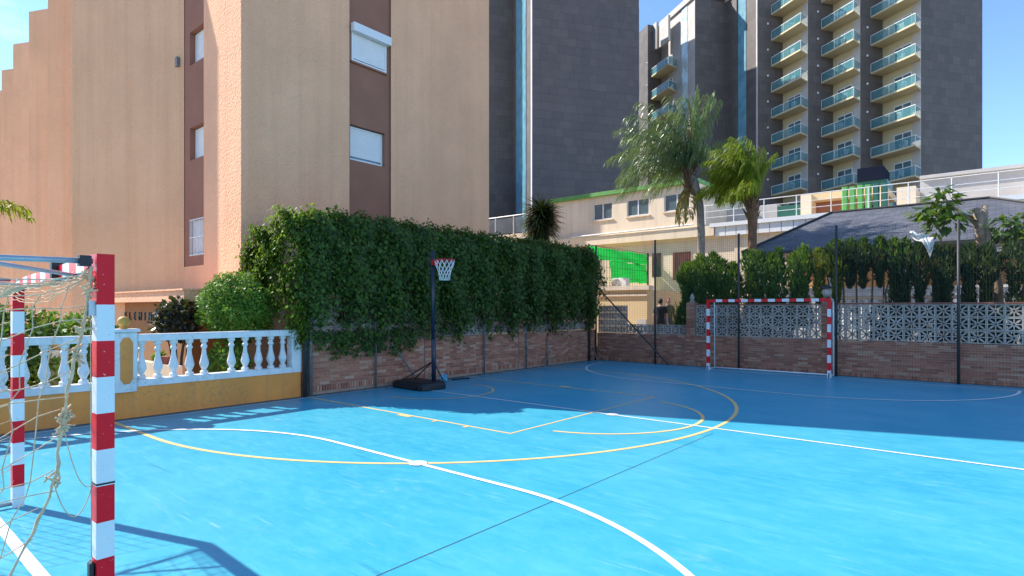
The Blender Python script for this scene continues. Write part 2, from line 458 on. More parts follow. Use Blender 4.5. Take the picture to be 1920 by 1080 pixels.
class MB:
    def __init__(s):
        s.v, s.f, s.m = [], [], []
    def add(s, vs_, fs, mi=0):
        k = len(s.v)
        s.v.extend([tuple(p) for p in vs_])
        for f in fs:
            s.f.append(tuple(i + k for i in f))
            s.m.append(mi)
        return s
    def box(s, x0, x1, y0, y1, z0, z1, mi=0):
        return s.add([(x0, y0, z0), (x1, y0, z0), (x1, y1, z0), (x0, y1, z0), (x0, y0, z1), (x1, y0, z1), (x1, y1, z1), (x0, y1, z1)],
                     [(0, 3, 2, 1), (4, 5, 6, 7), (0, 1, 5, 4), (1, 2, 6, 5), (2, 3, 7, 6), (3, 0, 4, 7)], mi)
    def bbox(s, x0, x1, y0, y1, z0, z1, b=0.01, mi=0):
        # box with chamfered vertical edges and top
        poly = [(x0 + b, y0), (x1 - b, y0), (x1, y0 + b), (x1, y1 - b), (x1 - b, y1), (x0 + b, y1), (x0, y1 - b), (x0, y0 + b)]
        cx, cy = (x0 + x1) / 2, (y0 + y1) / 2
        inn = [(cx + (px - cx) * (1 - 2 * b / (x1 - x0)), cy + (py - cy) * (1 - 2 * b / (y1 - y0))) for px, py in poly]
        n = 8
        vs_ = [(p[0], p[1], z0) for p in poly] + [(p[0], p[1], z1 - b) for p in poly] + [(p[0], p[1], z1) for p in inn]
        fs = [tuple(range(n - 1, -1, -1)), tuple(range(2 * n, 3 * n))]
        for l in (0, n):
            for i in range(n):
                j = (i + 1) % n
                fs.append((l + i, l + j, l + n + j, l + n + i))
        return s.add(vs_, fs, mi)
    def bar(s, a, b, w, h=None, mi=0, up=(0, 0, 1)):
        a, b = Vector(a), Vector(b)
        h = h or w
        d = (b - a).normalized()
        u = Vector(up)
        if abs(d.dot(u)) > 0.98:
            u = Vector((0, 1, 0))
        sx = d.cross(u).normalized() * w / 2
        sy = sx.cross(d).normalized() * h / 2
        vs_ = [p + i * sx + j * sy for p in (a, b) for i, j in ((-1, -1), (1, -1), (1, 1), (-1, 1))]
        return s.add(vs_, [(0, 1, 2, 3), (7, 6, 5, 4), (0, 4, 5, 1), (1, 5, 6, 2), (2, 6, 7, 3), (3, 7, 4, 0)], mi)
    def tube(s, pts, r, n=8, mi=0, closed=False):
        pts = [Vector(p) for p in pts]
        k = len(pts)
        rs = r if hasattr(r, '__len__') else [r] * k
        vs_, fs = [], []
        t0 = (pts[1] - pts[0]).normalized()
        ref = Vector((0, 0, 1)) if abs(t0.z) < 0.9 else Vector((1, 0, 0))
        u = t0.cross(ref).normalized()
        for i in range(k):
            if closed:
                t = (pts[(i + 1) % k] - pts[i - 1]).normalized()
            else:
                t = (pts[min(i + 1, k - 1)] - pts[max(i - 1, 0)]).normalized()
            u = (u - t * u.dot(t))
            if u.length < 1e-6:
                u = t.orthogonal()
            u.normalize()
            w = t.cross(u)
            for j in range(n):
                a = 2 * PI * j / n
                vs_.append(pts[i] + (u * math.cos(a) + w * math.sin(a)) * rs[i])
        m = k if closed else k - 1
        for i in range(m):
            i2 = (i + 1) % k
            for j in range(n):
                j2 = (j + 1) % n
                fs.append((i * n + j, i * n + j2, i2 * n + j2, i2 * n + j))
        if not closed:
            fs.append(tuple(range(n - 1, -1, -1)))
            fs.append(tuple((k - 1) * n + j for j in range(n)))
        return s.add(vs_, fs, mi)
    def lathe(s, c, prof, n=12, mi=0):
        vs_, fs = [], []
        for r, z in prof:
            for j in range(n):
                a = 2 * PI * j / n
                vs_.append((c[0] + r * math.cos(a), c[1] + r * math.sin(a), c[2] + z))
        for i in range(len(prof) - 1):
            for j in range(n):
                j2 = (j + 1) % n
                fs.append((i * n + j, i * n + j2, (i + 1) * n + j2, (i + 1) * n + j))
        fs.append(tuple(range(n - 1, -1, -1)))
        fs.append(tuple((len(prof) - 1) * n + j for j in range(n)))
        return s.add(vs_, fs, mi)
    def prism(s, poly, z0, z1, mi=None, cap=0):
        n = len(poly)
        k = len(s.v)
        s.v.extend([(p[0], p[1], z0) for p in poly] + [(p[0], p[1], z1) for p in poly])
        for i in range(n):
            j = (i + 1) % n
            s.f.append((k + i, k + j, k + n + j, k + n + i))
            s.m.append(mi[i] if mi else 0)
        s.f.append(tuple(k + i for i in range(n - 1, -1, -1))); s.m.append(cap)
        s.f.append(tuple(k + n + i for i in range(n))); s.m.append(cap)
        return s
    def quad(s, a, b, c, d, mi=0):
        return s.add([a, b, c, d], [(0, 1, 2, 3)], mi)
    def mesh(s, name, mats, org=(0, 0, 0), smooth=False):
        me = bpy.data.meshes.new(name)
        o = Vector(org)
        me.from_pydata([(p[0] - o.x, p[1] - o.y, p[2] - o.z) for p in s.v], [], s.f)
        for m in (mats if isinstance(mats, (list, tuple)) else [mats]):
            me.materials.append(MT[m] if isinstance(m, str) else m)
        if any(s.m):
            me.polygons.foreach_set('material_index', s.m)
        if smooth:
            me.polygons.foreach_set('use_smooth', [True] * len(me.polygons))
        me.update()
        return me
    def build(s, name, mats, parent=None, loc=None, smooth=False):
        org = ORG[parent.name] if parent is not None else (Vector(loc) if loc is not None else Vector((0, 0, 0)))
        me = s.mesh(name, mats, org, smooth)
        return link(name, me, parent, org if parent is None else None)

def np_mesh(name, verts, quads, mats, parent=None, loc=(0, 0, 0), smooth=False, midx=None):
    org = np.array(ORG[parent.name] if parent is not None else loc, dtype=float)
    me = bpy.data.meshes.new(name)
    v = np.asarray(verts, dtype=np.float64).reshape(-1, 3) - org
    q = np.asarray(quads, dtype=np.int32).reshape(-1, 4)
    me.vertices.add(len(v)); me.vertices.foreach_set('co', v.astype(np.float32).ravel())
    me.loops.add(q.size); me.loops.foreach_set('vertex_index', q.ravel())
    me.polygons.add(len(q)); me.polygons.foreach_set('loop_start', np.arange(0, q.size, 4, dtype=np.int32))
    for m in (mats if isinstance(mats, (list, tuple)) else [mats]):
        me.materials.append(MT[m])
    if midx is not None:
        me.polygons.foreach_set('material_index', np.asarray(midx, dtype=np.int32))
    if smooth:
        me.polygons.foreach_set('use_smooth', np.ones(len(q), dtype=bool))
    me.update(calc_edges=True)
    me.validate()
    return link(name, me, parent, None if parent is not None else tuple(org))

def unit(a):
    return a / (np.linalg.norm(a, axis=-1, keepdims=True) + 1e-9)

def leaf_geo(P, D, N, L, W, fold=0.25):
    """diamond leaves: base, side, tip, side, folded along the midrib"""
    D = unit(D)
    S = unit(np.cross(N, D))
    Nn = unit(np.cross(D, S))
    L = np.asarray(L)[:, None]; W = np.asarray(W)[:, None]
    mid = P + D * L * 0.42
    a = P
    b = mid + S * W * 0.5 - Nn * W * fold
    c = P + D * L
    d = mid - S * W * 0.5 - Nn * W * fold
    V = np.stack([a, b, c, d], 1).reshape(-1, 3)
    Q = np.arange(len(V)).reshape(-1, 4)
    return V, Q

def cat_geo(parts):
    Vs, Qs, k = [], [], 0
    for V, Q in parts:
        Vs.append(V); Qs.append(Q + k); k += len(V)
    return np.concatenate(Vs), np.concatenate(Qs)

def copy_tree(o, parent=None):
    c = o.copy()
    COL.objects.link(c)
    ORG[c.name] = ORG.get(o.name, Vector((0, 0, 0)))
    if parent is not None:
        c.parent = parent
    for ch in [x for x in bpy.data.objects if x.parent == o]:
        copy_tree(ch, c)
    return c

# ================================================================== SETTING
g = MB().box(-420, 420, -300, 520, -0.9, -0.06).build('ground', 'ground'); tag(g, 'bare earth and paving around the court and buildings', 'ground', kind='structure')
court = MB().box(-11.0, 9.0, -6.0, 17.8, -0.12, 0.0).build('sports_court', 'court'); tag(court, 'worn bright blue painted sports court with white and yellow lines', 'court', kind='structure')
gp = MB().box(-60, -11.16, -10, 6.35, -0.12, -0.02).build('garden_paving', 'paving'); tag(gp, 'pale paved garden strip in front of the peach building', 'paving', kind='structure')
rg = MB().box(-24, 14, 18.05, 29.0, -0.1, 0.40).build('raised_garden', 'paving'); tag(rg, 'raised planted terrace behind the far brick wall', 'terrace', kind='structure')

def strip(name, pts, w, z, mat_):
    """painted line of width w along a polyline, a child of the court"""
    pts = [Vector((p[0], p[1], 0)) for p in pts]
    vs_, fs = [], []
    n = len(pts)
    for i in range(n):
        t = (pts[min(i + 1, n - 1)] - pts[max(i - 1, 0)]).normalized()
        s_ = Vector((-t.y, t.x, 0)) * w / 2
        vs_ += [(pts[i] + s_)[:2] + (z,), (pts[i] - s_)[:2] + (z,)]
        if i:
            fs.append((2 * i - 2, 2 * i - 1, 2 * i + 1, 2 * i))
    m = MB(); m.add(vs_, fs)
    return m.build(name, mat_, court)

def arc(cx, cy, r, a0, a1, n=40):
    return [(cx + r * math.cos(R(a0 + (a1 - a0) * i / n)), cy + r * math.sin(R(a0 + (a1 - a0) * i / n))) for i in range(n + 1)]

ZW, ZY = 0.006, 0.003
strip('white_line', [(-10.9, 8.74), (9, 8.74)], 0.055, ZW, 'white_line')
strip('white_line', [(-10.7, 1.0), (9, 0.94)], 0.08, ZW, 'white_line')
strip('white_line', [(-10.7, 17.0), (0.4, 17.0)], 0.05, ZW, 'white_line')
strip('white_line', [(-10.78, -4), (-10.78, 17.0)], 0.035, ZW, 'white_line')
strip('white_line', arc(-6.96, 1.03, 3.5, 180, 90) + arc(-3.75, 1.03, 3.5, 90, 0), 0.065, ZW + 0.001, 'white_line')
strip('white_line', arc(-6.62, 16.98, 3.62, 180, 270) + arc(-3.45, 16.98, 3.75, 270, 360), 0.06, ZW + 0.001, 'white_line')
strip('yellow_line', [(-10.9, 6.48), (-5.47, 6.48), (-5.47, 11.08), (-10.9, 11.08)], 0.058, ZY, 'yellow_line')
strip('yellow_line', arc(-5.47, 8.78, 1.8, -78, 78), 0.06, ZY + 0.001, 'yellow_line')
strip('yellow_line', [(-10.9, 3.05)] + arc(-9.1, 8.8, 5.75, -90, 90, 60) + [(-10.9, 14.55)], 0.065, ZY + 0.0005, 'yellow_line')
strip('yellow_line', arc(-9.6, 8.85, 1.25, -90, 90), 0.05, ZY + 0.0015, 'yellow_line')
for yy in (6.48, 11.08):
    for xx in (-7.75, -7.0, -6.3):
        s_ = 0.13 if yy < 8 else -0.13
        strip('yellow_line', [(xx, yy - s_ * 0.2), (xx, yy - s_)], 0.06 if xx != -7.75 else 0.3, ZY + 0.002, 'yellow_line')
spot = MB()
for cxp, cyp, r_ in ((-5.24, 4.53, 0.11), (-5.1, 8.74, 0.10)):
    spot = MB()
    spot.add([(cxp, cyp, ZW + 0.003)] + [(cxp + r_ * math.cos(2 * PI * i / 24), cyp + r_ * math.sin(2 * PI * i / 24), ZW + 0.003) for i in range(24)], [(0, i + 1, (i + 1) % 24 + 1) for i in range(24)])
    spot.build('painted_spot', 'white_line', court)
strip('expansion_joint', [(-3.3, -5), (-3.22, 8.4)], 0.011, 0.0015, 'joint')
MB().box(-10.998, -10.93, -6, 17.75, 0.0, 0.012).build('gutter', 'gutter', court)
MB().box(-10.9, 5, 17.70, 17.79, 0.0, 0.012).build('gutter', 'gutter', court)

# ================================================================== HOTEL TOWERS
A = Vector((-0.829, 0.559)); B = Vector((0.559, 0.829)); NA = Vector((-0.559, -0.829))
def v2(x, y): return Vector((x, y))
E3, K3, L3, K2, L2, K1, L1, K0, L0, Km, Lm = [v2(*p) for p in ((-1.54, 76.71), (-6.11, 69.94), (-9.65, 72.32), (-11.3, 69.86), (-14.22, 71.83), (-16.1, 69.05), (-19.22, 71.15), (-21.15, 68.28), (-25.76, 71.38), (-28.21, 67.75), (-34.62, 72.07))]
ROOF = 39.2
ht = thing('hotel_tower', 'tall dark slate hotel tower with columns of glass-fronted balconies', 'hotel', (-18, 75, 0))
foot = [E3, K3, L3, K2, L2, K1, L1, K0, L0, Km, Lm, Lm - B * 2.0, Lm - B * 2.0 + A * 8, v2(-40, 95), v2(-5, 98)]
#      B    A   B   A   B   A   B   A   B   A   B ...
hm = MB().prism(foot, 0, ROOF, mi=[0, 1, 0, 1, 0, 1, 0, 0, 0, 2, 0, 0, 0, 0, 0])  # slate on the blue-strip face stands in for the shadow across it
hw = hm.build('wall', ['slate', 'cream_wall', 'stone'], ht)
# pale quoin at the near end of every balcony wall, roof parapets
for K, ln in ((K3, 4.27), (K2, 3.52), (K1, 3.76)):
    p = K + A * 0.42
    m = MB(); m.bar((*(K + A * 0.86 + NA * 0.02), 10), (*(K + A * 0.86 + NA * 0.02), 10.01), 0.1)
    m = MB()
    a_, b_ = K + NA * 0.04 + A * 0.01, K + A * 0.85 + NA * 0.04
    m.prism([a_, b_, b_ - NA * 0.04, a_ - NA * 0.04], 8, ROOF - 0.2)
    m.build('quoin', 'stone', ht)
for P0, P1 in ((K0, L0), (Km, Lm)):
    m = MB()
    a_, b_ = P0 + NA * 0.25 - A * 0.25, P1 + NA * 0.25
    m.prism([a_, b_, b_ - NA * 0.8, a_ - NA * 0.8], ROOF - 0.15, ROOF + 0.55)
    m.build('parapet', 'stone', ht)
m = MB()
a_, b_ = L0 + B * -0.1, Km - B * 0.2
off = v2(0.829, -0.559) * 0.2
m.prism([a_ + off, b_ + off, b_ - off, a_ - off], ROOF + 0.002, ROOF + 0.5)
m.build('parapet', 'slate', ht)
def wall_strip(P, d, s0, s1, n_, proud, z0, z1, name, mat_, par):
    a_, b_ = P + d * s0, P + d * s1
    m = MB(); m.prism([a_ + n_ * proud, b_ + n_ * proud, b_ - n_ * 0.02, a_ - n_ * 0.02], z0, z1)
    return m.build(name, mat_, par)
wall_strip(K0, A, 1.9, 3.3, NA, 0.06, 5, ROOF - 0.3, 'glass_strip', 'blue_glass', ht)
wall_strip(K0, A, 3.35, 4.2, NA, 0.22, 5, ROOF - 0.3, 'pier', 'slate', ht)
wall_strip(K0, A, -0.03, 0.16, NA, 0.05, 5, ROOF - 0.3, 'painted_sun_edge', 'stone', ht)  # pale strip imitates the sunlit sliver of wall at this corner
wall_strip(Km, A, 1.55, 2.75, NA, 0.05, 5, ROOF - 0.3, 'glass_strip', 'pale_glass', ht)
# raised frame on the roof edge at the far left
m = MB()
for s0, s1, z0, z1 in ((6.9, 7.9, ROOF - 3.4, ROOF + 0.1), (4.0, 6.2, ROOF - 3.6, ROOF - 0.4)):
    a_, b_ = Km + A * s0, Km + A * s1
    m = MB(); m.prism([a_ + NA * 1.2, b_ + NA * 1.2, b_ + NA * 0.9, a_ + NA * 0.9], z0, z1)
    m.build('roof_screen', 'stone', ht)

def balcony_poly(ln):
    return [(0.05, 0.0), (-0.70, 1.62), (ln * 0.5, 1.62), (ln - 0.02, 1.62), (ln - 0.02, 0.0)]
def balcony(K, ln, z, s_off=0.0):
    def W(s, d, zz): q = K + A * (s + s_off) + NA * d; return (q.x, q.y, zz)
    poly = balcony_poly(ln)
    m = MB(); m.prism([W(s, d, 0)[:2] for s, d in poly], z + 0.04, z + 0.22)
    slab = m.build('balcony', 'cream_wall', ht)
    edges = [(poly[0], poly[1]), (poly[1], poly[2]), (poly[2], poly[3])]
    for (s0, d0), (s1, d1) in edges:
        k = 0.04
        m = MB()
        a_, b_ = Vector(W(s0, d0 - k, z + 0.25)), Vector(W(s1, d1 - k, z + 0.25))
        m.bar(a_ + Vector((0, 0, 0.42)), b_ + Vector((0, 0, 0.42)), 0.02, 0.84)
        m.build('glass_panel', 'balc_glass', slab)
    m = MB()
    pts = [W(s, d - 0.04, z + 1.12) for s, d in poly[:4]]
    for a_, b_ in zip(pts[:-1], pts[1:]):
        m.bar(a_, b_, 0.05, 0.06)
    for p in pts[1:]:
        m.bar((p[0], p[1], z + 0.2), (p[0], p[1], z + 1.12), 0.035)
    m.build('handrail', 'white_metal', slab)
    # sliding door on the wall behind
    m = MB()
    s0, s1 = 0.95, min(ln - 0.5, 2.9)
    fr = MB()
    for q0, q1, z0, z1 in ((s0, s1, 2.1, 2.2), (s0, s0 + 0.07, 0.22, 2.1), (s1 - 0.07, s1, 0.22, 2.1), ((s0 + s1) / 2 - 0.04, (s0 + s1) / 2 + 0.04, 0.22, 2.1)):
        fr.prism([W(q0, 0.0, 0)[:2], W(q1, 0.0, 0)[:2], W(q1, 0.06, 0)[:2], W(q0, 0.06, 0)[:2]], z + z0, z + z1)
    dr = fr.build('sliding_door', 'white_metal', ht)
    m.prism([W(s0 + 0.07, 0.005, 0)[:2], W(s1 - 0.07, 0.005, 0)[:2], W(s1 - 0.07, 0.03, 0)[:2], W(s0 + 0.07, 0.03, 0)[:2]], z + 0.22, z + 2.1)
    m.build('pane', 'pane', dr)
    # wall lamp on the dark flank
    q = K + A * (ln + s_off) + NA * 2.15 - A * 0.12
    MB().lathe((q.x, q.y, z + 1.9), [(0.02, -0.12), (0.09, -0.08), (0.11, 0), (0.09, 0.08), (0.02, 0.12)], 8).build('wall_lamp', 'white_metal', ht)
    return W

ordn = ['lowest', 'second', 'third', 'fourth', 'fifth', 'sixth', 'seventh', 'eighth', 'ninth', 'tenth']
def chair_mesh():
    m = MB()
    m.bbox(-0.25, 0.25, -0.25, 0.22, 0.40, 0.45, 0.02)
    for sx in (-0.22, 0.22):
        for sy in (-0.22, 0.19):
            m.bar((sx, sy, 0), (sx * 0.95, sy * 0.95, 0.42), 0.045)
        m.bar((sx, -0.22, 0.62), (sx, 0.2, 0.64), 0.05, 0.03)
        m.bar((sx, -0.2, 0.4), (sx, -0.22, 0.62), 0.04)
    for i in range(5):
        xx = -0.2 + 0.1 * i
        m.bar((xx, 0.2, 0.44), (xx, 0.30, 0.9 - 0.02 * abs(i - 2)), 0.05, 0.02)
    m.bar((-0.23, 0.3, 0.9), (0.23, 0.3, 0.9), 0.04, 0.06)
    return m.mesh('balcony_chair', ['white_metal'])
CH = chair_mesh()
floors = [11.57 + 2.94 * k for k in range(9)]
for K, ln, cname, so in ((K3, 4.27, 'right-hand', 0), (K2, 3.52, 'middle', 0), (K1, 3.76, 'left-hand', 0)):
    for k, z in enumerate(floors):
        W = balcony(K, ln, z, so)
        if 0 < k < 8:
            p = W(1.35 + 0.3 * (k % 2), 0.62, z + 0.22)
            c = link('balcony_chair', CH, None, p)
            c.rotation_euler = (0, 0, R(34 + 120 + 40 * (k % 3)))
            tag(c, 'white plastic chair on the %s visible glass balcony of the %s balcony column' % (ordn[k], cname), 'chair', 'balcony chairs of the hotel')
for k, z in enumerate(floors[1:8]):
    balcony(Km, 3.7, z, 4.0)

# nearer tower, plain slate with one blue glass strip
E_, G_, G2, G3 = v2(-31.43, 59.78), v2(-38.52, 49.28), v2(-44.66, 53.42), v2(-47.63, 49.01)
nt_ = thing('hotel_tower', 'windowless dark slate tower block with a sunlit corner edge painted white beside the peach building', 'hotel', (-42, 56, 0))
MB().prism([E_, G_, G2, G3, G3 - v2(8, 0), v2(-58, 62), v2(-40, 68)], 0, 42, mi=[0, 0, 0, 0, 0, 0, 0]).build('wall', ['slate'], nt_)
wall_strip(G_, A, 2.1, 5.9, NA, 0.08, 4, 41.8, 'glass_strip', 'blue_glass', nt_)
wall_strip(G_, A, -0.02, 0.3, NA, 0.06, 4, 41.8, 'painted_sun_edge', 'white_metal', nt_)  # white strip painted for the sun-caught edge of the tower
NB = v2(0.829, -0.559)
ncol, tw, tht = 12, 12.67 / 12, 0.9
tile_me = MB().box(-0.5, 0.5, -0.05, 0.0, -tht / 2 + 0.006, tht / 2 - 0.006).mesh('wall_tile', ['slate_tile'])
ang = math.atan2(B.y, B.x)
for r_ in range(25):
    cuts = [0.0]
    while cuts[-1] < 12.67 - 1.7:
        cuts.append(cuts[-1] + random.choice([0.8, 0.95, 1.1, 1.25, 1.4]))
    cuts += [(cuts[-1] + 12.67) / 2, 12.67] if 12.67 - cuts[-1] > 1.3 else [12.67]
    for c0, c1 in zip(cuts[:-1], cuts[1:]):
        p = G_ + B * ((c0 + c1) / 2) + NB * (0.015 + random.uniform(-0.008, 0.008))
        o = link('wall_tile', tile_me, nt_)
        o.location = Vector((p.x, p.y, 13.2 + (r_ + 0.5) * tht)) - ORG[nt_.name]
        o.rotation_euler = (0, 0, ang)
        o.scale = (c1 - c0 - 0.012, 1, 1)

# ================================================================== PEACH BUILDING
pb = thing('apartment_building', 'peach stucco apartment building with stepped wings and brown window strips', 'building', (-25, 10, 0))
RO = 12.66
C0 = (-19.54, 4.51)
poly = [(-13.21, 6.19), (-13.21, 9.06), (-13.5, 9.06), (-13.5, 10.43), (-13.21, 10.43), (-13.21, 14.54), (-66, 14.54), (-66, 9)]
mi = [0, 1, 1, 1, 0, 0, 0, 2]
wings = [(-23.4, 4.77), (-27.25, 5.0), (-31.1, 5.2), (-34.9, 5.43), (-38.7, 5.65), (-42.5, 5.87), (-46.3, 6.1), (-50.1, 6.3), (-53.9, 6.5), (-57.7, 6.7)]
left = []
for cx_, cy_ in reversed(wings):
    left += [(cx_, cy_), (cx_ + 3.55, cy_ + 1.7)]
poly += left + [C0, (-16.4, 6.19), (-16.4, 6.60), (-15.19, 6.60), (-15.19, 6.19)]
mi += [2] * len(left) + [2, 1, 1, 1, 0]
MB().prism(poly, -0.1, RO, mi=mi).build('wall', ['stucco', 'brown', 'stucco_orange'], pb)
MB().box(-16.399, -15.191, 6.19, 6.60, -0.1, 2.9).build('wall_infill', 'stucco', pb)
MB().box(-24.0, -13.22, 6.62, 14.53, RO + 0.002, 13.6).build('upper_storeys', 'stucco', pb)
# brown panels of the two window strips, with openings left for the recessed windows
m = MB()
for z0, z1 in ((2.902, 3.18), (4.08, 5.63), (6.47, 8.08), (8.94, RO - 0.01)):
    m.box(-16.398, -15.192, 6.21, 6.598, z0, z1)
for z0, z1 in ((3.18, 4.08), (5.63, 6.47), (8.08, 8.94)):
    m.box(-16.398, -16.08, 6.21, 6.598, z0, z1)
m.build('brown_panel', 'brown', pb)
m = MB()
for z0, z1 in ((0, 5.78), (6.72, RO - 0.01)):
    m.box(-13.498, -13.27, 9.061, 10.429, z0, z1)
m.box(-13.498, -13.27, 9.061, 9.12, 5.78, 6.72); m.box(-13.498, -13.27, 10.26, 10.429, 5.78, 6.72)
m.build('brown_panel', 'brown', pb)
MB().prism([(-25.3, 26.5), (-36.5, 39.2), (-60, 39.2), (-60, 15.6)], -0.1, 17.0).build('unseen_shade_block', 'stucco', pb)  # unseen block added behind the building to shade the cream facade

def shutter_window(axis, fixed, a0, a1, z0, z1, box=False, gap=0.0, grille=False):
    """roller-shutter window; axis 'y': wall plane x=fixed facing +x, axis 'x': wall plane y=fixed facing -y"""
    def bx(m, u0, u1, d0, d1, z0_, z1_):
        if axis == 'y':
            m.box(fixed + d0, fixed + d1, u0, u1, z0_, z1_)
        else:
            m.box(u0, u1, fixed - d1, fixed - d0, z0_, z1_)
    fr = MB()
    t = 0.045
    bx(fr, a0, a0 + t, 0.0, 0.05, z0, z1); bx(fr, a1 - t, a1, 0.0, 0.05, z0, z1)
    bx(fr, a0 + t, a1 - t, 0.0, 0.05, z0, z0 + t); bx(fr, a0 + t, a1 - t, 0.0, 0.05, z1 - t, z1)
    w = fr.build('window', 'white_metal', pb)
    sl = MB()
    n_ = int((z1 - z0 - gap) / 0.05)
    for i in range(n_):
        zz = z1 - t - (i + 1) * 0.05
        if zz < z0 + t + gap: break
        bx(sl, a0 + t, a1 - t, 0.008, 0.03, zz + 0.003, zz + 0.05)
    sl.build('shutter', 'shutter', w)
    pn = MB(); bx(pn, a0 + t, a1 - t, 0.001, 0.006, z0 + t, z1 - t); pn.build('pane', 'pane', w)
    if box:
        bm_ = MB(); bx(bm_, a0 - 0.03, a1 + 0.06, 0.051, 0.2, z1 - 0.12, z1 + 0.10); bm_.build('shutter_box', 'white_metal', w)
    if grille:
        gm = MB()
        k = 9
        for i in range(k + 1):
            u = a0 + (a1 - a0) * i / k
            bx(gm, u - 0.008, u + 0.008, 0.11, 0.126, z0 - 0.05, z1 + 0.05)
        for zz in (z0 - 0.02, (z0 + z1) / 2, z1 + 0.02):
            bx(gm, a0, a1, 0.127, 0.14, zz - 0.01, zz + 0.01)
        gm.build('grille', 'white_metal', w)
    sm = MB(); bx(sm, a0 - 0.02, a1 + 0.02, 0.0, 0.06, z0 - 0.05, z0 - 0.002); sm.build('sill', 'brown', w)
shutter_window('y', -13.27, 9.14, 10.28, 8.41, 9.28, box=True)
shutter_window('y', -13.42, 9.13, 10.25, 5.80, 6.70, gap=0.06)
shutter_window('x', 6.39, -16.07, -15.2, 8.10, 8.92)
shutter_window('x', 6.39, -16.07, -15.2, 5.65, 6.45)
shutter_window('x', 6.335, -16.07, -15.2, 3.20, 4.06, grille=True)
MB().box(-16.62, -16.5, 6.05, 6.17, 8.15, 8.4).build('wall_lamp', 'grey_metal', pb)
# entrance porch
cn_ = MB(); cn_.box(-18.65, -13.25, 5.0, 6.188, 1.97, 2.20)
cn_.build('porch_canopy', 'stucco', pb)
MB().box(-18.68, -13.22, 4.96, 6.187, 2.202, 2.24).build('canopy_coping', 'stucco', pb)
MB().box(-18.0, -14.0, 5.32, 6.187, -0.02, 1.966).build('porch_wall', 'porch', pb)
def text_mesh(txt, size, name, mat_, parent, loc, rot, ext=0.01):
    cu = bpy.data.curves.new(name, 'FONT')
    cu.body = txt; cu.size = size; cu.extrude = ext; cu.space_character = 1.75
    cu.offset = 0.004
    o = bpy.data.objects.new(name + '_tmp', cu)
    COL.objects.link(o)
    dg = bpy.context.evaluated_depsgraph_get()
    me = bpy.data.meshes.new_from_object(o.evaluated_get(dg))
    bpy.data.objects.remove(o)
    me.materials.clear(); me.materials.append(MT[mat_])
    r = link(name, me, parent)
    r.location = Vector(loc) - ORG[parent.name]
    r.rotation_euler = rot
    return r
for i, ch_ in enumerate('FLEMING'):
    text_mesh(ch_, 0.29, 'letter', 'black', pb, (-17.98 + i * 0.345 + (0.07 if ch_ == 'I' else 0), 5.305, 1.52), (R(90), 0, 0))

# ================================================================== CREAM TERRACE BUILDING
cb = thing('terrace_building', 'low cream building with green roof edge and railed terrace', 'building', (-12, 32, 0))
def wall_with_openings(x0, x1, z0, z1, yf, th, ops, name, mat_, par):
    """front wall in the plane y=yf with rectangular openings (x0,x1,z0,z1)"""
    m = MB()
    xs = sorted(set([x0, x1] + [o[0] for o in ops] + [o[1] for o in ops]))
    for a_, b_ in zip(xs[:-1], xs[1:]):
        blk = sorted([(o[2], o[3]) for o in ops if o[0] < (a_ + b_) / 2 < o[1]])
        z = z0
        for q0, q1 in blk:
            if q0 > z: m.box(a_, b_, yf, yf + th, z, q0)
            z = q1
        if z < z1: m.box(a_, b_, yf, yf + th, z, z1)
    return m.build(name, mat_, par)
ops = [(-18.19, -16.92, 6.9, 7.86), (-16.0, -14.64, 6.9, 7.84), (-13.78, -12.35, 6.93, 7.86)]
wall_with_openings(-21.0, -12.16, 5.95, 8.25, 29.0, 0.25, ops, 'upper_wall', 'cream', cb)
MB().box(-12.161, -11.9, 29.0, 36, 5.95, 8.25).build('end_wall', 'cream', cb)
for i, (a_, b_, z0, z1) in enumerate(ops):
    fr = MB()
    t = 0.06
    fr.box(a_, a_ + t, 29.06, 29.13, z0, z1); fr.box(b_ - t, b_, 29.06, 29.13, z0, z1)
    fr.box(a_ + t, b_ - t, 29.06, 29.13, z0, z0 + t); fr.box(a_ + t, b_ - t, 29.06, 29.13, z1 - t, z1)
    mid = (a_ + b_) / 2
    fr.box(mid - 0.035, mid + 0.035, 29.06, 29.13, z0 + t, z1 - t)
    w = fr.build('window', 'white_metal', cb)
    for q0, q1 in ((a_ + t, mid - 0.035), (mid + 0.035, b_ - t)):
        MB().box(q0, q1, 29.085, 29.1, z0 + t, z1 - t).build('pane', 'pane', w)
    MB().box(a_ - 0.06, b_ + 0.06, 28.92, 28.998, z0 - 0.07, z0 - 0.003).build('sill', 'cream', w)
    if i:
        bm_ = MB()
        for q in range(3):
            zz = z0 + 0.2 + 0.22 * q
            bm_.box(a_ + t, b_ - t, 29.14, 29.16, zz, zz + 0.03)
        bm_.build('blind', 'grey_metal', w)
MB().box(-21.2, -11.85, 28.8, 36, 8.252, 8.47).build('roof_edge', 'green_edge', cb)
ops2 = [(-14.45, -13.95, 3.5, 4.78), (-13.27, -12.3, 3.3, 4.75)]
wall_with_openings(-27, -6.0, -0.1, 5.45, 29.02, 0.25, ops2, 'lower_wall', 'cream', cb)
for a_, b_, z0, z1 in ops2:
    w = MB().box(a_, b_, 29.15, 29.2, z0, z1).build('window', 'pane', cb)
    gm = MB()
    n_ = max(4, int((b_ - a_) / 0.1))
    for i in range(n_ + 1):
        u = a_ + (b_ - a_) * i / n_
        gm.box(u - 0.012, u + 0.012, 28.98, 29.005, z0, z1)
    gm.build('grille', 'terracotta', w)
MB().box(-27, -11.0, 28.72, 29.9, 5.45, 5.949).build('ledge', 'cream', cb)
MB().box(-11.0, 3.2, 28.9, 40, 5.45, 5.85).build('terrace_slab', 'cream', cb)
pp = MB(); pp.tube([(-19.5, 28.66, 6.0), (-12.0, 28.66, 6.08)], 0.045, 8); pp.build('pipe', 'white_metal', cb)
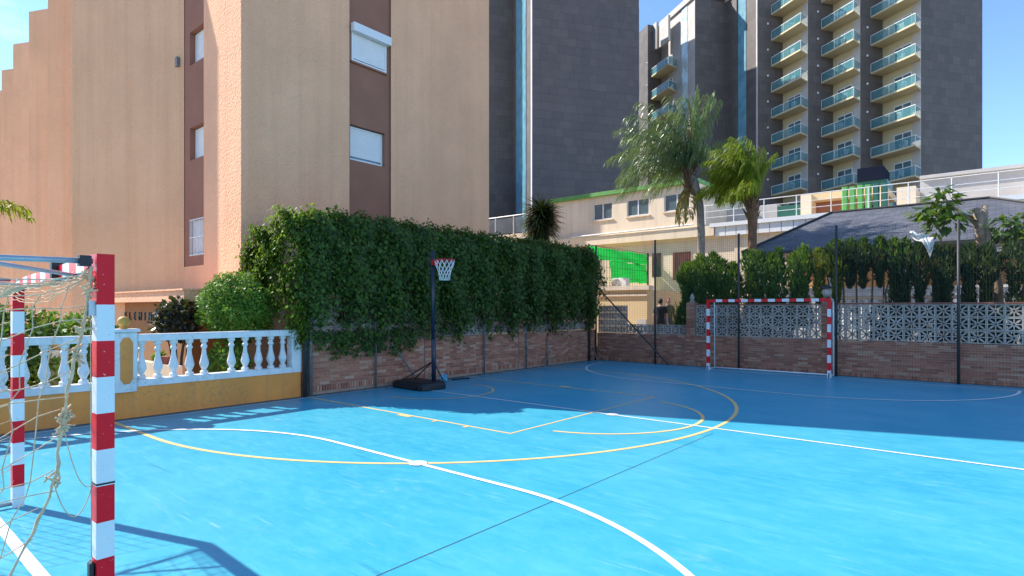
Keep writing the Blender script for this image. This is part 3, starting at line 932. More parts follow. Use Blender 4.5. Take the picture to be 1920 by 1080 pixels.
# light panels under the terrace edge
for i in range(9):
    x0 = -10.95 + i * 0.52
    MB().box(x0, x0 + 0.49, 28.80, 28.895, 5.40, 5.86).build('cladding_panel', 'white_metal', cb)
MB().box(-11.2, 3.2, 28.7, 28.898, 5.862, 6.05).build('terrace_kerb', 'white_metal', cb)
# terrace railing
rl = thing('terrace_railing', 'long white metal railing along the edge of the cream terrace', 'railing', (-5, 28.8, 6.05))
for z in (6.98, 6.67, 6.36):
    MB().tube([(-11.6, 28.82, z), (4.0, 28.82, z)], 0.022 if z > 6.9 else 0.014, 6).build('rail', 'white_metal', rl)
for i in range(11):
    x0 = -11.46 + i * 1.42
    MB().tube([(x0, 28.82, 6.05), (x0, 28.82, 6.97)], 0.022, 6).build('post', 'white_metal', rl)
# back of terrace
tb = thing('terrace_pavilion', 'ochre and grey rooms at the back of the terrace', 'building', (-4, 34, 6))
MB().box(-13, -9.2, 33.0, 36, 5.86, 7.4).build('room_wall', 'stone', tb)
MB().box(-9.2, -7.9, 33.0, 33.2, 5.86, 7.25).build('teal_panel', 'dark_green', tb)
MB().box(-7.9, -7.4, 32.4, 36, 5.86, 7.6).build('pier', 'cream', tb)
MB().box(-7.4, -5.4, 33.4, 33.6, 5.86, 7.3).build('ochre_wall', 'brown', tb)
MB().box(-7.4, -4.2, 32.5, 36, 7.3, 7.62).build('roof_slab', 'yellow_cream', tb)
MB().box(-4.6, -4.2, 32.4, 33.4, 5.86, 7.299).build('pier', 'cream', tb)
MB().box(-3.6, -2.9, 31.0, 34, 5.86, 7.2).build('pier', 'cream', tb)
MB().box(-2.9, 8, 32.8, 33.0, 5.0, 7.75).build('grey_wall', 'stone', tb)
MB().box(-2.9, 8.2, 32.6, 34, 7.752, 7.9).build('roof_slab', 'stone', tb)
MB().box(2.0, 8, 30.5, 31.4, 6.2, 6.5).build('white_awning', 'white_metal', tb)
gs = thing('green_sheet_fence', 'bright green corrugated sheet screen on the terrace', 'screen', (-4.7, 29.6, 5.86))
for i in range(6):
    x0 = -5.55 + i * 0.3
    m = MB()
    m.prism([(x0 + 0.02, 29.72), (x0 + 0.07, 29.6), (x0 + 0.23, 29.6), (x0 + 0.28, 29.72)], 5.86, 7.26 - 0.02 * (i % 2))
    m.build('corrugation', 'green_sheet' if i < 4 else 'dark_green', gs)
gb = thing('green_cabinet', 'dark green box structure behind the green screen', 'cabinet', (-5, 36, 5.8))
MB().box(-5.9, -4.6, 36, 38, 5.8, 8.6).build('body', 'dark_green', gb)
MB().box(-5.95, -4.75, 35.9, 38.1, 8.602, 9.3).build('hood', 'hood', gb)

# annex with green netting, air conditioner
ax = thing('annex', 'low yellow cream annex wall behind the far brick wall', 'building', (-13.5, 24, 0.4))
MB().box(-19, -11.45, 22.5, 28.99, 0.38, 2.6).build('wall', 'yellow_cream', ax)
MB().box(-19.1, -11.3, 22.35, 22.8, 2.602, 2.78).build('parapet', 'cream', ax)
MB().box(-19, -11.42, 22.42, 22.498, 2.34, 2.42).build('moulding', 'cream', ax)
MB().box(-11.9, -11.46, 22.44, 22.499, 0.4, 1.35).build('meter_box', 'stone', ax)
gn = thing('green_net_fence', 'bright green shade netting on a wire fence above the annex', 'netting', (-14.7, 26, 2.7))
def net_panel(y0, y1, z0, z1):
    m = MB()
    ny, nz = 10, 5
    vs_, fs = [], []
    for i in range(ny + 1):
        for j in range(nz + 1):
            y = y0 + (y1 - y0) * i / ny
            vs_.append((-14.7 + 0.05 * math.sin(i * 1.3 + j), y, z0 + (z1 - z0) * j / nz + 0.03 * math.sin(i * 2.1)))
    for i in range(ny):
        for j in range(nz):
            k = i * (nz + 1) + j
            fs.append((k, k + nz + 1, k + nz + 2, k + 1))
    m.add(vs_, fs)
    return m
net_panel(23.0, 28.9, 4.15, 4.72).build('netting', 'green_net', gn)
net_panel(25.0, 28.9, 3.15, 4.149).build('netting', 'green_net', gn)
m = MB()
for i in range(24):
    y = 23 + 5.9 * i / 23
    m.bar((-14.62, y, 2.78), (-14.62, y, 4.75), 0.012)
for zz in (2.85, 3.3, 3.8, 4.3, 4.76):
    m.bar((-14.61, 23, zz), (-14.61, 28.9, zz), 0.014)
m.build('wire_panel', 'dark_metal', gn)
for y in (23.0, 28.88):
    MB().bar((-14.66, y, 2.6), (-14.66, y, 4.8), 0.06).build('post', 'dark_metal', gn)
ac = thing('air_conditioner', 'white air conditioner unit under the green netting', 'air conditioner', (-13.9, 24.6, 2.6))
MB().bbox(-14.3, -13.5, 24.4, 24.75, 2.65, 3.25, 0.02).build('casing', 'white_metal', ac)
m = MB()
for i in range(5):
    m.tube([(-14.05 + 0.05 * (i + 1) * math.cos(q), 24.385, 2.95 + 0.05 * (i + 1) * math.sin(q)) for q in [2 * PI * k / 16 for k in range(16)]], 0.008, 4, closed=True)
m.build('fan_grille', 'grey_metal', ac)
for x in (-14.2, -13.6):
    MB().box(x - 0.03, x + 0.03, 24.42, 24.72, 2.6, 2.649).build('foot', 'grey_metal', ac)

# glass railing beside the peach building
gr = thing('terrace_railing', 'metal railing with clear panels between peach building and yucca', 'railing', (-22, 26, 6.1))
MB().box(-25.2, -20.6, 25.9, 29, 5.7, 6.12).build('terrace_slab', 'cream', gr)
for x in (-25.0, -23.1, -21.7, -20.7):
    MB().tube([(x, 26, 6.12), (x, 26, 7.2)], 0.03, 6).build('post', 'white_metal', gr)
for a_, b_ in ((-25, -23.1), (-23.1, -21.7), (-21.7, -20.7)):
    MB().box(a_ + 0.06, b_ - 0.06, 25.985, 26.0, 6.2, 7.1).build('glass_panel', 'clear_glass', gr)
MB().tube([(-25, 26, 7.2), (-20.7, 26, 7.2)], 0.03, 6).build('rail', 'white_metal', gr)

# ================================================================== SLATE PAVILION
pv = thing('slate_roof_pavilion', 'pavilion with grey slate hipped roof behind the hedge', 'pavilion', (-2, 25, 0.4))
ev, rz = 3.82, 5.46
x0, x1, y0, y1, xr0, xr1, yr = -7.2, 3.6, 21.5, 28.6, -5.0, -0.3, 25.0
rm = MB()
V = [(x0, y0, ev), (x1, y0, ev), (x1, y1, ev), (x0, y1, ev), (xr0, yr, rz), (xr1, yr, rz)]
rm.add(V, [(0, 1, 5, 4), (1, 2, 5), (2, 3, 4, 5), (3, 0, 4), (3, 2, 1, 0)])
roof = rm.build('roof', 'roof_slate', pv)
MB().box(x0, x1, y0 - 0.03, y0 + 0.02, ev - 0.12, ev - 0.003).build('fascia', 'dark_metal', roof)
hp = MB()
hp.tube([(x0, y0, ev + 0.03), (xr0, yr, rz + 0.03), (xr1, yr, rz + 0.03), (x1, y0, ev + 0.03)], 0.05, 6)
hp.build('ridge_cap', 'dark_metal', roof)
for x in (-6.6, -4.35, -2.3, -0.2, 1.8):
    MB().lathe((x, 22.0, 0.4), [(0.22, 0), (0.22, 0.12), (0.16, 0.16), (0.15, 3.0), (0.2, 3.1), (0.2, 3.3)], 14).build('column', 'bal_white', pv, smooth=False)
MB().box(-6.9, 3.4, 27.5, 27.8, 0.4, 3.8).build('rear_wall', 'orange_wall', pv)
MB().box(-6.9, 3.4, 21.75, 21.9, 0.4, 2.42).build('parapet_wall', 'bal_white', pv)
MB().box(-6.9, 3.4, 21.7, 21.95, 2.422, 2.5).build('parapet_cap', 'bal_white', pv)
# white balustrade in front of the pavilion
wb = thing('garden_balustrade', 'white balustrade with dark handrail seen between the hedge stems', 'balustrade', (-2, 20.4, 0.4))
MB().box(-6.0, 3.0, 20.3, 20.55, 0.4, 1.15).build('base', 'bal_white', wb)
MB().box(-6.0, 3.0, 20.34, 20.5, 2.08, 2.2).build('rail', 'grey_metal', wb)
pr = [(0.05, 0), (0.05, 0.05), (0.035, 0.08), (0.06, 0.2), (0.07, 0.32), (0.04, 0.55), (0.035, 0.75), (0.05, 0.85), (0.05, 0.92)]
bme = MB().lathe((0, 0, 0), pr, 8).mesh('baluster', ['bal_white'])
for i in range(37):
    o = link('baluster', bme, wb)
    o.location = Vector((-5.9 + i * 0.24, 20.42, 1.15)) - ORG[wb.name]

# ================================================================== BRICK WALLS
BL, BH = 0.25, 0.06
brick_me = MB().box(-0.119, 0.119, 0, 0.05, -0.0255, 0.0255).mesh('brick', ['brick'])
def block_mesh():
    m = MB()
    S, d = 0.155, 0.045
    fw = 0.024
    m.box(-S, S, -d, d, -S, -S + fw); m.box(-S, S, -d, d, S - fw, S)
    m.box(-S, -S + fw, -d, d, -S + fw, S - fw); m.box(S - fw, S, -d, d, -S + fw, S - fw)
    q = S - fw
    for i in range(8):
        a = PI / 4 * i
        ln = q if i % 2 == 0 else q * 1.38
        c, s_ = math.cos(a), math.sin(a)
        # petal-shaped spoke: widens towards the rim on diagonals
        w0, w1, w2 = 0.012, (0.020 if i % 2 else 0.011), (0.010 if i % 2 else 0.013)
        pts = [(0, w0), (ln * 0.55, w1), (ln, w2)]
        vs_ = []
        for yy in (-d * 0.8, d * 0.8):
            for l_, w_ in pts:
                vs_.append((c * l_ - s_ * w_, yy, s_ * l_ + c * w_))
            for l_, w_ in reversed(pts):
                vs_.append((c * l_ + s_ * w_, yy, s_ * l_ - c * w_))
        fs = [(5, 4, 3, 2, 1, 0), (6, 7, 8, 9, 10, 11)] + [(k, (k + 1) % 6, (k + 1) % 6 + 6, k + 6) for k in range(6)]
        m.add(vs_, fs)
    return m
block_me = block_mesh().mesh('breeze_block', ['block'])
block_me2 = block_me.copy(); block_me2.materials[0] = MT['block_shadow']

def lay_bricks(th_, segs, axis, fixed, sold):
    """segs: (a0,a1,z0,z1,proud); axis 'x' faces -y at y=fixed, axis 'y' faces +x at x=fixed"""
    cand = []
    for a0, a1, z0, z1, pr_ in segs:
        nz = int((z1 - z0) / BH)
        for j in range(nz):
            z = z0 + (j + 0.5) * (z1 - z0) / nz
            s_ = a0 - (BL / 2 if j % 2 else 0)
            while s_ < a1 - 0.02:
                b0, b1 = max(a0, s_), min(a1, s_ + BL)
                if b1 - b0 > 0.05:
                    cand.append(((b0 + b1) / 2, z, b1 - b0, pr_))
                s_ += BL
    def dist(c):
        p = (c[0], fixed) if axis == 'x' else (fixed, c[0])
        return math.hypot(*p)
    cand.sort(key=dist)
    org = ORG[th_.name]
    for s_, z, ln, pr_ in cand[:290]:
        o = link('brick', brick_me, th_)
        k = pr_ + random.uniform(0, 0.005)
        p = (s_, fixed - k, z) if axis == 'x' else (fixed + k, s_, z)
        o.location = Vector(p) - org
        o.scale = ((ln - 0.012) / 0.238, 1, 1)
        if axis == 'y':
            o.rotation_euler = (0, 0, PI / 2)
    m = MB()
    def bb(s0, s1, z0, z1, k):
        if axis == 'x': m.box(s0, s1, fixed - k, fixed - k + 0.05, z0, z1)
        else: m.box(fixed + k - 0.05, fixed + k, s0, s1, z0, z1)
    for s_, z, ln, pr_ in cand[290:]:
        bb(s_ - ln / 2 + 0.006, s_ + ln / 2 - 0.006, z - 0.0255, z + 0.0255, pr_ + random.uniform(0, 0.005))
    a0, a1, z0, z1 = sold
    s_ = a0
    while s_ < a1 - 0.05:
        bb(s_ + 0.008, s_ + 0.056, z0, z1, 0.012 + random.uniform(0, 0.01))
        s_ += 0.066
    o = m.build('brick_courses', 'brick_rest', th_)
    tag(o, kind='stuff')

def blocks(th_, a0, n, pitch, z0, rows, axis, fixed, me, scale=1.0):
    for i in range(n):
        for j in range(rows):
            o = link('breeze_block', me, th_)
            s_ = a0 + (i + 0.5) * pitch
            z = z0 + (j + 0.5) * 0.318 * scale
            p = (s_, fixed, z) if axis == 'x' else (fixed, s_, z)
            o.location = Vector(p) - ORG[th_.name]
            o.scale = (pitch / 0.312, 1, scale)
            if axis == 'y':
                o.rotation_euler = (0, 0, PI / 2)

fw = thing('brick_wall', 'low brick wall topped with patterned breeze blocks behind far goal', 'wall', (-5, 17.8, 0))
MB().box(-11.0, 5.0, 17.806, 18.04, -0.1, 0.955).build('wall_core', 'mortar', fw)
lay_bricks(fw, [(-11.0, -7.69, 0.12, 0.955, 0), (-7.41, -3.81, 0.12, 0.955, 0), (-3.58, 5.0, 0.12, 0.955, 0),
                (-7.69, -7.41, 0.12, 1.98, 0.03), (-3.81, -3.58, 0.12, 1.98, 0.03)], 'x', 17.8, (-11, 5.0, 0.0, 0.105))
MB().box(-7.685, -7.415, 17.785, 18.06, 0.0, 2.0).build('pillar', 'mortar', fw)
MB().box(-3.805, -3.585, 17.785, 18.06, 0.0, 2.0).build('pillar', 'mortar', fw)
blocks(fw, -7.41, 11, 3.6 / 11, 0.965, 3, 'x', 17.93, block_me)
blocks(fw, -3.58, 26, 0.33, 0.965, 3, 'x', 17.93, block_me)
blocks(fw, -9.88, 8, 2.19 / 8, 0.965, 1, 'x', 17.93, block_me)
blocks(fw, -11.0, 5, 1.12 / 5, 0.965, 4, 'x', 17.93, block_me, 0.75)
MB().box(-7.41, -3.81, 17.86, 18.0, 1.921, 1.955).build('coping', 'terracotta', fw)
MB().box(-3.58, 5.0, 17.86, 18.0, 1.921, 1.965).build('coping', 'terracotta', fw)
MB().box(-7.43, -3.79, 17.86, 18.0, 0.951, 0.966).build('ledge', 'block', fw)
m = MB(); m.lathe((-7.55, 17.92, 2.0), [(0.09, 0), (0.10, 0.04), (0.04, 0.07), (0.08, 0.14), (0.05, 0.23), (0.005, 0.3)], 10)
m.build('finial', 'block', fw, smooth=True)

lw = thing('brick_wall', 'low brick wall overhung by ivy beside the basketball hoop', 'wall', (-11, 12, 0))
MB().box(-11.22, -11.006, 6.55, 17.8, -0.1, 1.075).build('wall_core', 'mortar', lw)
lay_bricks(lw, [(6.55, 9.72, 0.21, 1.075, 0), (9.97, 13.4, 0.21, 1.075, 0), (13.62, 17.75, 0.21, 1.075, 0), (9.72, 9.97, 0.21, 2.0, 0.03), (13.4, 13.62, 0.21, 2.0, 0.03)], 'y', -11.0, (6.6, 17.7, 0.085, 0.195))
for a_, b_ in ((9.725, 9.965), (13.405, 13.615)):
    MB().box(-11.24, -10.985, a_, b_, 0, 2.0).build('pillar', 'mortar', lw)
blocks(lw, 6.6, 9, 3.12 / 9, 1.085, 3, 'y', -11.1, block_me2)
blocks(lw, 9.97, 10, 0.343, 1.085, 3, 'y', -11.1, block_me2)
blocks(lw, 13.62, 12, 0.343, 1.085, 3, 'y', -11.1, block_me2)

# ---------------------------------------------------------------- fences
fn = thing('wire_fence', 'tall dark wire mesh fence on posts in front of far brick wall', 'fence', (-5, 17.62, 0))
for x, top in ((-10.93, 4.03), (-8.68, 4.05), (-5.99, 4.04), (-3.41, 4.05), (-0.8, 3.95), (1.9, 4.0), (4.8, 4.0)):
    MB().tube([(x, 17.62, 0.0), (x, 17.62, top)], 0.032, 8).build('post', 'dark_metal', fn, smooth=True)
MB().tube([(-10.88, 17.56, 2.6), (-8.15, 17.45, 0.02)], 0.024, 6).build('brace', 'dark_metal', fn)
MB().tube([(-10.98, 17.5, 0.45), (-10.6, 17.2, 0.02)], 0.024, 6).build('brace', 'grey_metal', fn)
wm = MB()
def wire(a_, b_, w):
    wm.bar(a_, b_, w)
x = -10.9
while x < 4.85:
    wire((x, 17.66, 0.05), (x, 17.66, 3.95), 0.0028)
    x += 0.06
z = 0.08
while z < 3.97:
    wire((-10.93, 17.665, z), (4.85, 17.665, z), 0.0028)
    z += 0.06
o = wm.build('wire_mesh', 'dark_metal', fn); tag(o, kind='stuff')

f2 = thing('wire_fence', 'row of thin grey fence posts in front of the ivy covered wall', 'fence', (-10.93, 12, 0))
for y, r_, top, mt in ((6.44, 0.045, 2.6, 'dark_metal'), (6.56, 0.04, 2.6, 'grey_metal'), (8.2, 0.024, 3.2, 'grey_metal'), (11.84, 0.022, 3.2, 'grey_metal'), (13.7, 0.022, 3.2, 'grey_metal'), (14.77, 0.022, 0.9, 'grey_metal'), (17.19, 0.04, 3.9, 'dark_metal')):
    MB().tube([(-10.93, y, 0.0), (-10.93, y, top)], r_, 8).build('post', mt, f2, smooth=True)
MB().tube([(-10.93, 8.64, 1.02), (-10.8, 9.3, 0.12)], 0.022, 6).build('brace', 'grey_metal', f2)
MB().tube([(-10.93, 14.9, 0.5), (-10.8, 14.4, 0.02)], 0.02, 6).build('brace', 'grey_metal', f2)

# ================================================================== BALUSTRADE
bs_ = thing('balustrade_wall', 'white balustrade on an ochre base wall along the left side', 'balustrade', (-11.1, 3, 0))
MB().box(-11.2, -11.0, -4, 6.38, -0.05, 0.52).build('base_wall', 'ochre', bs_)
MB().bbox(-11.22, -10.98, -4, 3.09, 0.522, 0.63, 0.012).build('plinth', 'bal_white', bs_)
MB().bbox(-11.22, -10.98, 3.43, 6.19, 0.522, 0.63, 0.012).build('plinth', 'bal_white', bs_)
for a_, b_ in ((-4, 3.09), (3.43, 6.19)):
    MB().bbox(-11.2, -11.0, a_, b_, 1.27, 1.385, 0.015).build('handrail', 'bal_white', bs_)
prof = [(0.076, 0), (0.076, 0.05), (0.042, 0.075), (0.052, 0.10), (0.084, 0.165), (0.087, 0.205), (0.070, 0.27), (0.046, 0.36), (0.038, 0.44), (0.04, 0.465), (0.060, 0.485), (0.060, 0.515), (0.042, 0.535), (0.042, 0.56), (0.072, 0.59), (0.072, 0.64)]
prof = [(r_ * 0.9, z_) for r_, z_ in prof]
bl_me = MB().lathe((0, 0, 0), prof, 14).mesh('baluster', ['bal_white'], smooth=False)
ys = [3.52, 3.77, 4.02, 4.28, 4.53, 5.02, 5.28, 5.54, 5.79, 6.04] + [2.96 - 0.247 * i for i in range(18)]
for y in ys:
    o = link('baluster', bl_me, bs_)
    o.location = Vector((-11.1, y, 0.63)) - ORG[bs_.name]
def pillar_poly(y0, y1):
    return MB().bbox(-11.24, -10.955, y0, y1, 0.45, 1.43, 0.02)
pl = pillar_poly(3.095, 3.425).build('pillar', 'bal_white', bs_)
pm = MB()
pp_ = [(3.17, 0.66), (3.22, 0.58), (3.30, 0.58), (3.35, 0.66), (3.35, 1.26), (3.30, 1.34), (3.22, 1.34), (3.17, 1.26)]
pm.add([(-10.952, y, z) for y, z in pp_] + [(-10.945, y, z) for y, z in pp_], [tuple(range(8, 16))] + [(k, (k + 1) % 8, (k + 1) % 8 + 8, k + 8) for k in range(8)])
pm.build('inset_panel', 'ochre', pl)
MB().box(-11.2, -10.99, 3.0945, 3.0955, 0.66, 1.25).build('inset_panel', 'ochre', pl)
MB().bbox(-11.27, -10.93, 3.06, 3.46, 1.432, 1.48, 0.015).build('cap', 'bal_white', pl)
MB().lathe((-11.1, 3.26, 1.48), [(0.055, 0), (0.055, 0.03)] + [(max(0.002, 0.092 * math.sin(q)), 0.115 - 0.092 * math.cos(q)) for q in [0.45 + (PI - 0.45) * i / 12 for i in range(13)]], 20).build('ball_finial', 'ochre_ball', pl, smooth=True)
MB().bbox(-11.21, -10.99, 6.195, 6.40, 0.522, 1.40, 0.012).build('end_pillar', 'bal_white', bs_)
# inner garden wall with its own short balustrade seen between the balusters
ig = thing('garden_wall', 'low cream planter wall with ochre ball finial inside the garden', 'wall', (-13.2, 2.8, 0))
MB().box(-14.6, -12.0, 4.35, 4.5, -0.02, 0.72).build('wall', 'cream', ig)
MB().box(-14.3, -12.3, 2.55, 2.68, -0.02, 0.62).build('wall', 'cream', ig)
p2 = MB().bbox(-12.35, -12.1, 2.5, 2.75, -0.02, 1.12, 0.02).build('pillar', 'cream', ig)
MB().lathe((-12.22, 2.62, 1.12), [(0.05, 0), (0.05, 0.02)] + [(max(0.002, 0.09 * math.sin(q)), 0.10 - 0.09 * math.cos(q)) for q in [0.45 + (PI - 0.45) * i / 10 for i in range(11)]], 16).build('ball_finial', 'ochre_ball', p2, smooth=True)
pot = thing('flower_pot', 'small terracotta pot on the planter wall behind the balusters', 'pot', (-12.6, 4.42, 0.72))
MB().lathe((-12.6, 4.42, 0.722), [(0.06, 0), (0.085, 0.12), (0.09, 0.15), (0.075, 0.15)], 12).build('pot', 'terracotta', pot)

# ================================================================== GOALS
def striped_post(m, x, y, z0, ztop, w):
    zs = [ztop, ztop - 0.28]
    while zs[-1] > z0 + 0.001:
        zs.append(max(z0, zs[-1] - 0.2))
    h_ = w / 2
    for i in range(len(zs) - 1):
        a_, b_ = zs[i + 1], zs[i]
        mi_ = i % 2
        vs_ = [(x + sx * h_, y + sy * h_, zz) for zz in (a_, b_) for sx, sy in ((-1, -1), (1, -1), (1, 1), (-1, 1))]
        fs = [(0, 1, 5, 4), (1, 2, 6, 5), (2, 3, 7, 6), (3, 0, 4, 7)]
        if i == 0: fs.append((4, 5, 6, 7))
        if i == len(zs) - 2: fs.append((3, 2, 1, 0))
        m.add(vs_, fs, mi_)
def striped_bar(m, xa, xb, ya, yb, z, w, corner=0.2, zb=None):
    zb = z if zb is None else zb
    L_ = xb - xa
    ss = [0, corner]
    n = max(3, round((L_ - 2 * corner) / 0.2))
    if n % 2 == 0: n += 1
    ss = [0, corner] + [corner + (L_ - 2 * corner) * (i + 1) / n for i in range(n)] + [L_]
    h_ = w / 2
    for i in range(len(ss) - 1):
        t0, t1 = ss[i] / L_, ss[i + 1] / L_
        P = [Vector((xa + L_ * t, ya + (yb - ya) * t, z + (zb - z) * t)) for t in (t0, t1)]
        vs_ = [p + Vector((0, sy * h_, sz * h_)) for p in P for sy, sz in ((-1, -1), (1, -1), (1, 1), (-1, 1))]
        m.add(vs_, [(0, 1, 5, 4), (1, 2, 6, 5), (2, 3, 7, 6), (3, 0, 4, 7)], i % 2)

# near goal
XR, XL, YR, YL, GT, GWd = -3.84, -6.93, 1.03, 1.19, 2.12, 0.085
ng = thing('goal', 'red and white striped goal with torn rope net in left foreground', 'goal', (-5.4, 1.1, 0))
m = MB(); striped_post(m, XR, YR, 0.0, GT, GWd); m.build('post', ['red', 'white'], ng)
m = MB(); striped_post(m, XL, YL, 0.0, GT - 0.05, GWd); m.build('post', ['red', 'white'], ng)
m = MB(); striped_bar(m, XL + GWd / 2, XR - GWd / 2, YL, YR, GT - 0.05 - GWd / 2, GWd, zb=GT - GWd / 2); m.build('crossbar', ['red', 'white'], ng)
YB = -0.05
for x, y, nm in ((XR, YR, 'r'), (XL, YL, 'l')):
    MB().tube([(x, y - 0.05, GT - 0.04), (x, y - 0.75, GT - 0.05), (x, y - 0.83, GT - 0.1), (x, y - 0.86, GT - 0.2), (x, YB - 0.05, 0.05)], 0.0155, 8).build('side_pipe', 'galv', ng, smooth=True)
    MB().tube([(x, y - 0.04, 0.035), (x, YB - 0.05, 0.035)], 0.019, 8).build('ground_pipe', 'galv', ng, smooth=True)
    s_ = -1 if nm == 'r' else 1
    MB().tube([(x, y - 0.62, GT - 0.05), (x + s_ * 0.5, y - 0.03 + (0.025 if nm == 'r' else -0.025), GT - 0.10)], 0.012, 8).build('corner_brace', 'galv', ng, smooth=True)
MB().tube([(XR, YR - 0.80, GT - 0.09), (XL, YL - 0.80, GT - 0.09)], 0.012, 8).build('back_pipe', 'galv', ng, smooth=True)
MB().tube([(XR, YB - 0.05, 0.04), (XL, YB - 0.05, 0.04)], 0.018, 8).build('ground_pipe', 'galv', ng, smooth=True)
MB().box(XR - 0.024, XR + 0.024, YR - 0.115, YR - 0.06, GT - 0.07, GT - 0.012).build('clamp', 'black', ng)
MB().box(XR - 0.028, XR + 0.028, YR - 0.075, YR - 0.043, GT - 0.34, GT - 0.26).build('clamp', 'galv', ng)
MB().box(XR - 1.02, XR - 0.97, YR - 0.03, YR + 0.07, GT - 0.10, GT + 0.006).build('clamp', 'black', ng)
MB().box(XR - 0.0445, XR + 0.0445, YR - 0.0445, YR + 0.0445, 0.846, 0.856).build('tape_band', 'black', ng)
m = MB(); m.bbox(XR - 0.03, XR + 0.03, YR - 0.07, YR - 0.044, 0.34, 0.43, 0.01)
m.build('clamp', 'black', ng)
# rope net
nm_ = MB()
cord_z = [2.06, 1.87, 1.64, 1.47, 1.22, 0.91, 0.71, 0.51, 0.2]
cord_y = [0.97, 0.96, 0.92, 0.88, 0.85, 0.81, 0.74, 0.65, 0.5]
def cy_(z): return float(np.interp(-z, [-q for q in cord_z], cord_y))
def jit(k): return random.uniform(-k, k)
# thick frayed edge cord
pts = [(XR + 0.01 + jit(0.012), cy_(z) + jit(0.008), z) for z in np.linspace(2.05, 0.22, 34)]
nm_.tube(pts, [0.0055 + random.random() * 0.005 for _ in pts], 6)
for z in (2.0, 1.93, 1.72, 1.58, 1.56, 1.25, 1.22, 1.18, 0.92):
    for q in range(7):
        p = Vector((XR + jit(0.02), cy_(z) + jit(0.02), z + jit(0.03)))
        d = Vector((jit(1), jit(1), jit(1))).normalized() * 0.035
        nm_.tube([p - d, p + Vector((jit(0.01), jit(0.01), 0)), p + d], 0.0055, 5)
# side net: horizontals and verticals, slack
grid = {}
nz_, nu_ = 15, 9
for i in range(nz_):
    z0_ = 2.0 - i * 0.125
    for j in range(nu_):
        u = j * 0.115
        sag = 0.30 * u + 0.04 * math.sin(i * 1.7 + j * 0.9)
        grid[i, j] = Vector((XR + 0.03 * math.sin(i * 0.8 + j * 1.1), cy_(z0_) - u * 1.0 + 0.015 * math.sin(3 * i + j), max(0.03, z0_ - sag)))
for i in range(nz_):
    nm_.tube([grid[i, j] for j in range(nu_)], 0.0030, 5)
for j in range(1, nu_):
    nm_.tube([grid[i, j] for i in range(nz_)], 0.0030, 5)
# roof net: strands along the crossbar, slack
top = {}
nx_ = 26
for i in range(nx_):
    t = i / (nx_ - 1)
    for j in range(8):
        v = j / 7
        x = XR - 0.02 + (XL - XR + 0.04) * t
        y = YR - 0.02 + (YL - YR) * t - 0.80 * v
        z = GT - 0.07 - (0.04 + 0.26 * v ** 0.8) * (0.45 + 0.55 * math.sin(PI * t) ** 0.6) - 0.02 * math.sin(9 * t + j)
        top[i, j] = Vector((x, y, z))
for j in range(8):
    nm_.tube([top[i, j] + Vector((0, jit(0.01), jit(0.012))) for i in range(nx_)], 0.0026 if j else 0.004, 5)
for i in range(0, nx_):
    nm_.tube([top[i, j] for j in range(8)], 0.0030, 5)
# bunched strands below the crossbar
for k in range(5):
    nm_.tube([(XR - 0.03 + (XL - XR + 0.06) * t, YR + (YL - YR) * t - 0.06 - 0.01 * k, GT - 0.10 - 0.015 * k - 0.10 * math.sin(PI * t) * (0.5 + 0.15 * k) + jit(0.012)) for t in [q / 20 for q in range(21)]], 0.003, 5)
# hanging tie cords looping to the post
def loop(p0, p1, sag, n=14):
    p0, p1 = Vector(p0), Vector(p1)
    return [p0.lerp(p1, i / n) - Vector((0, 0, sag * 4 * (i / n) * (1 - i / n))) for i in range(n + 1)]
nm_.tube(loop((XR, cy_(1.2), 1.2), (XR, YR - 0.05, 0.85), 0.12), 0.0028, 5)
nm_.tube(loop((XR, cy_(0.9), 0.9), (XR, YR - 0.05, 0.85), 0.18), 0.0028, 5)
nm_.tube(loop((XR, YR - 0.06, 1.8), (XR, YR - 0.055, 0.45), 0.0, 10), 0.0028, 5)
# back net falling to the ground
for i in range(0, nx_):
    p = top[i, 7]
    nm_.tube([p, (p.x, p.y - 0.05, p.z * 0.66), (p.x + 0.03, p.y - 0.12, p.z * 0.33), (p.x, YB - 0.03, 0.06)], 0.0026, 4)
for k in range(13):
    t = k / 13
    nm_.tube([(top[i, 7].x, top[i, 7].y - 0.17 * t + 0.02 * math.sin(i), top[i, 7].z * (1 - t) + 0.05 + 0.03 * math.sin(i * 1.3 + k)) for i in range(nx_)], 0.0026, 4)
# far side net
for k in range(12):
    z = 1.85 - 0.15 * k
    nm_.tube([(XL, YL - 0.04 - 0.09 * q, max(0.04, z - 0.03 * q)) for q in range(9)], 0.0026, 4)
for q in range(1, 9):
    nm_.tube([(XL, YL - 0.04 - 0.09 * q, max(0.04, 1.85 - 0.15 * k - 0.03 * q)) for k in range(13)], 0.0026, 4)
nm_.build('net', 'rope', ng, smooth=True)

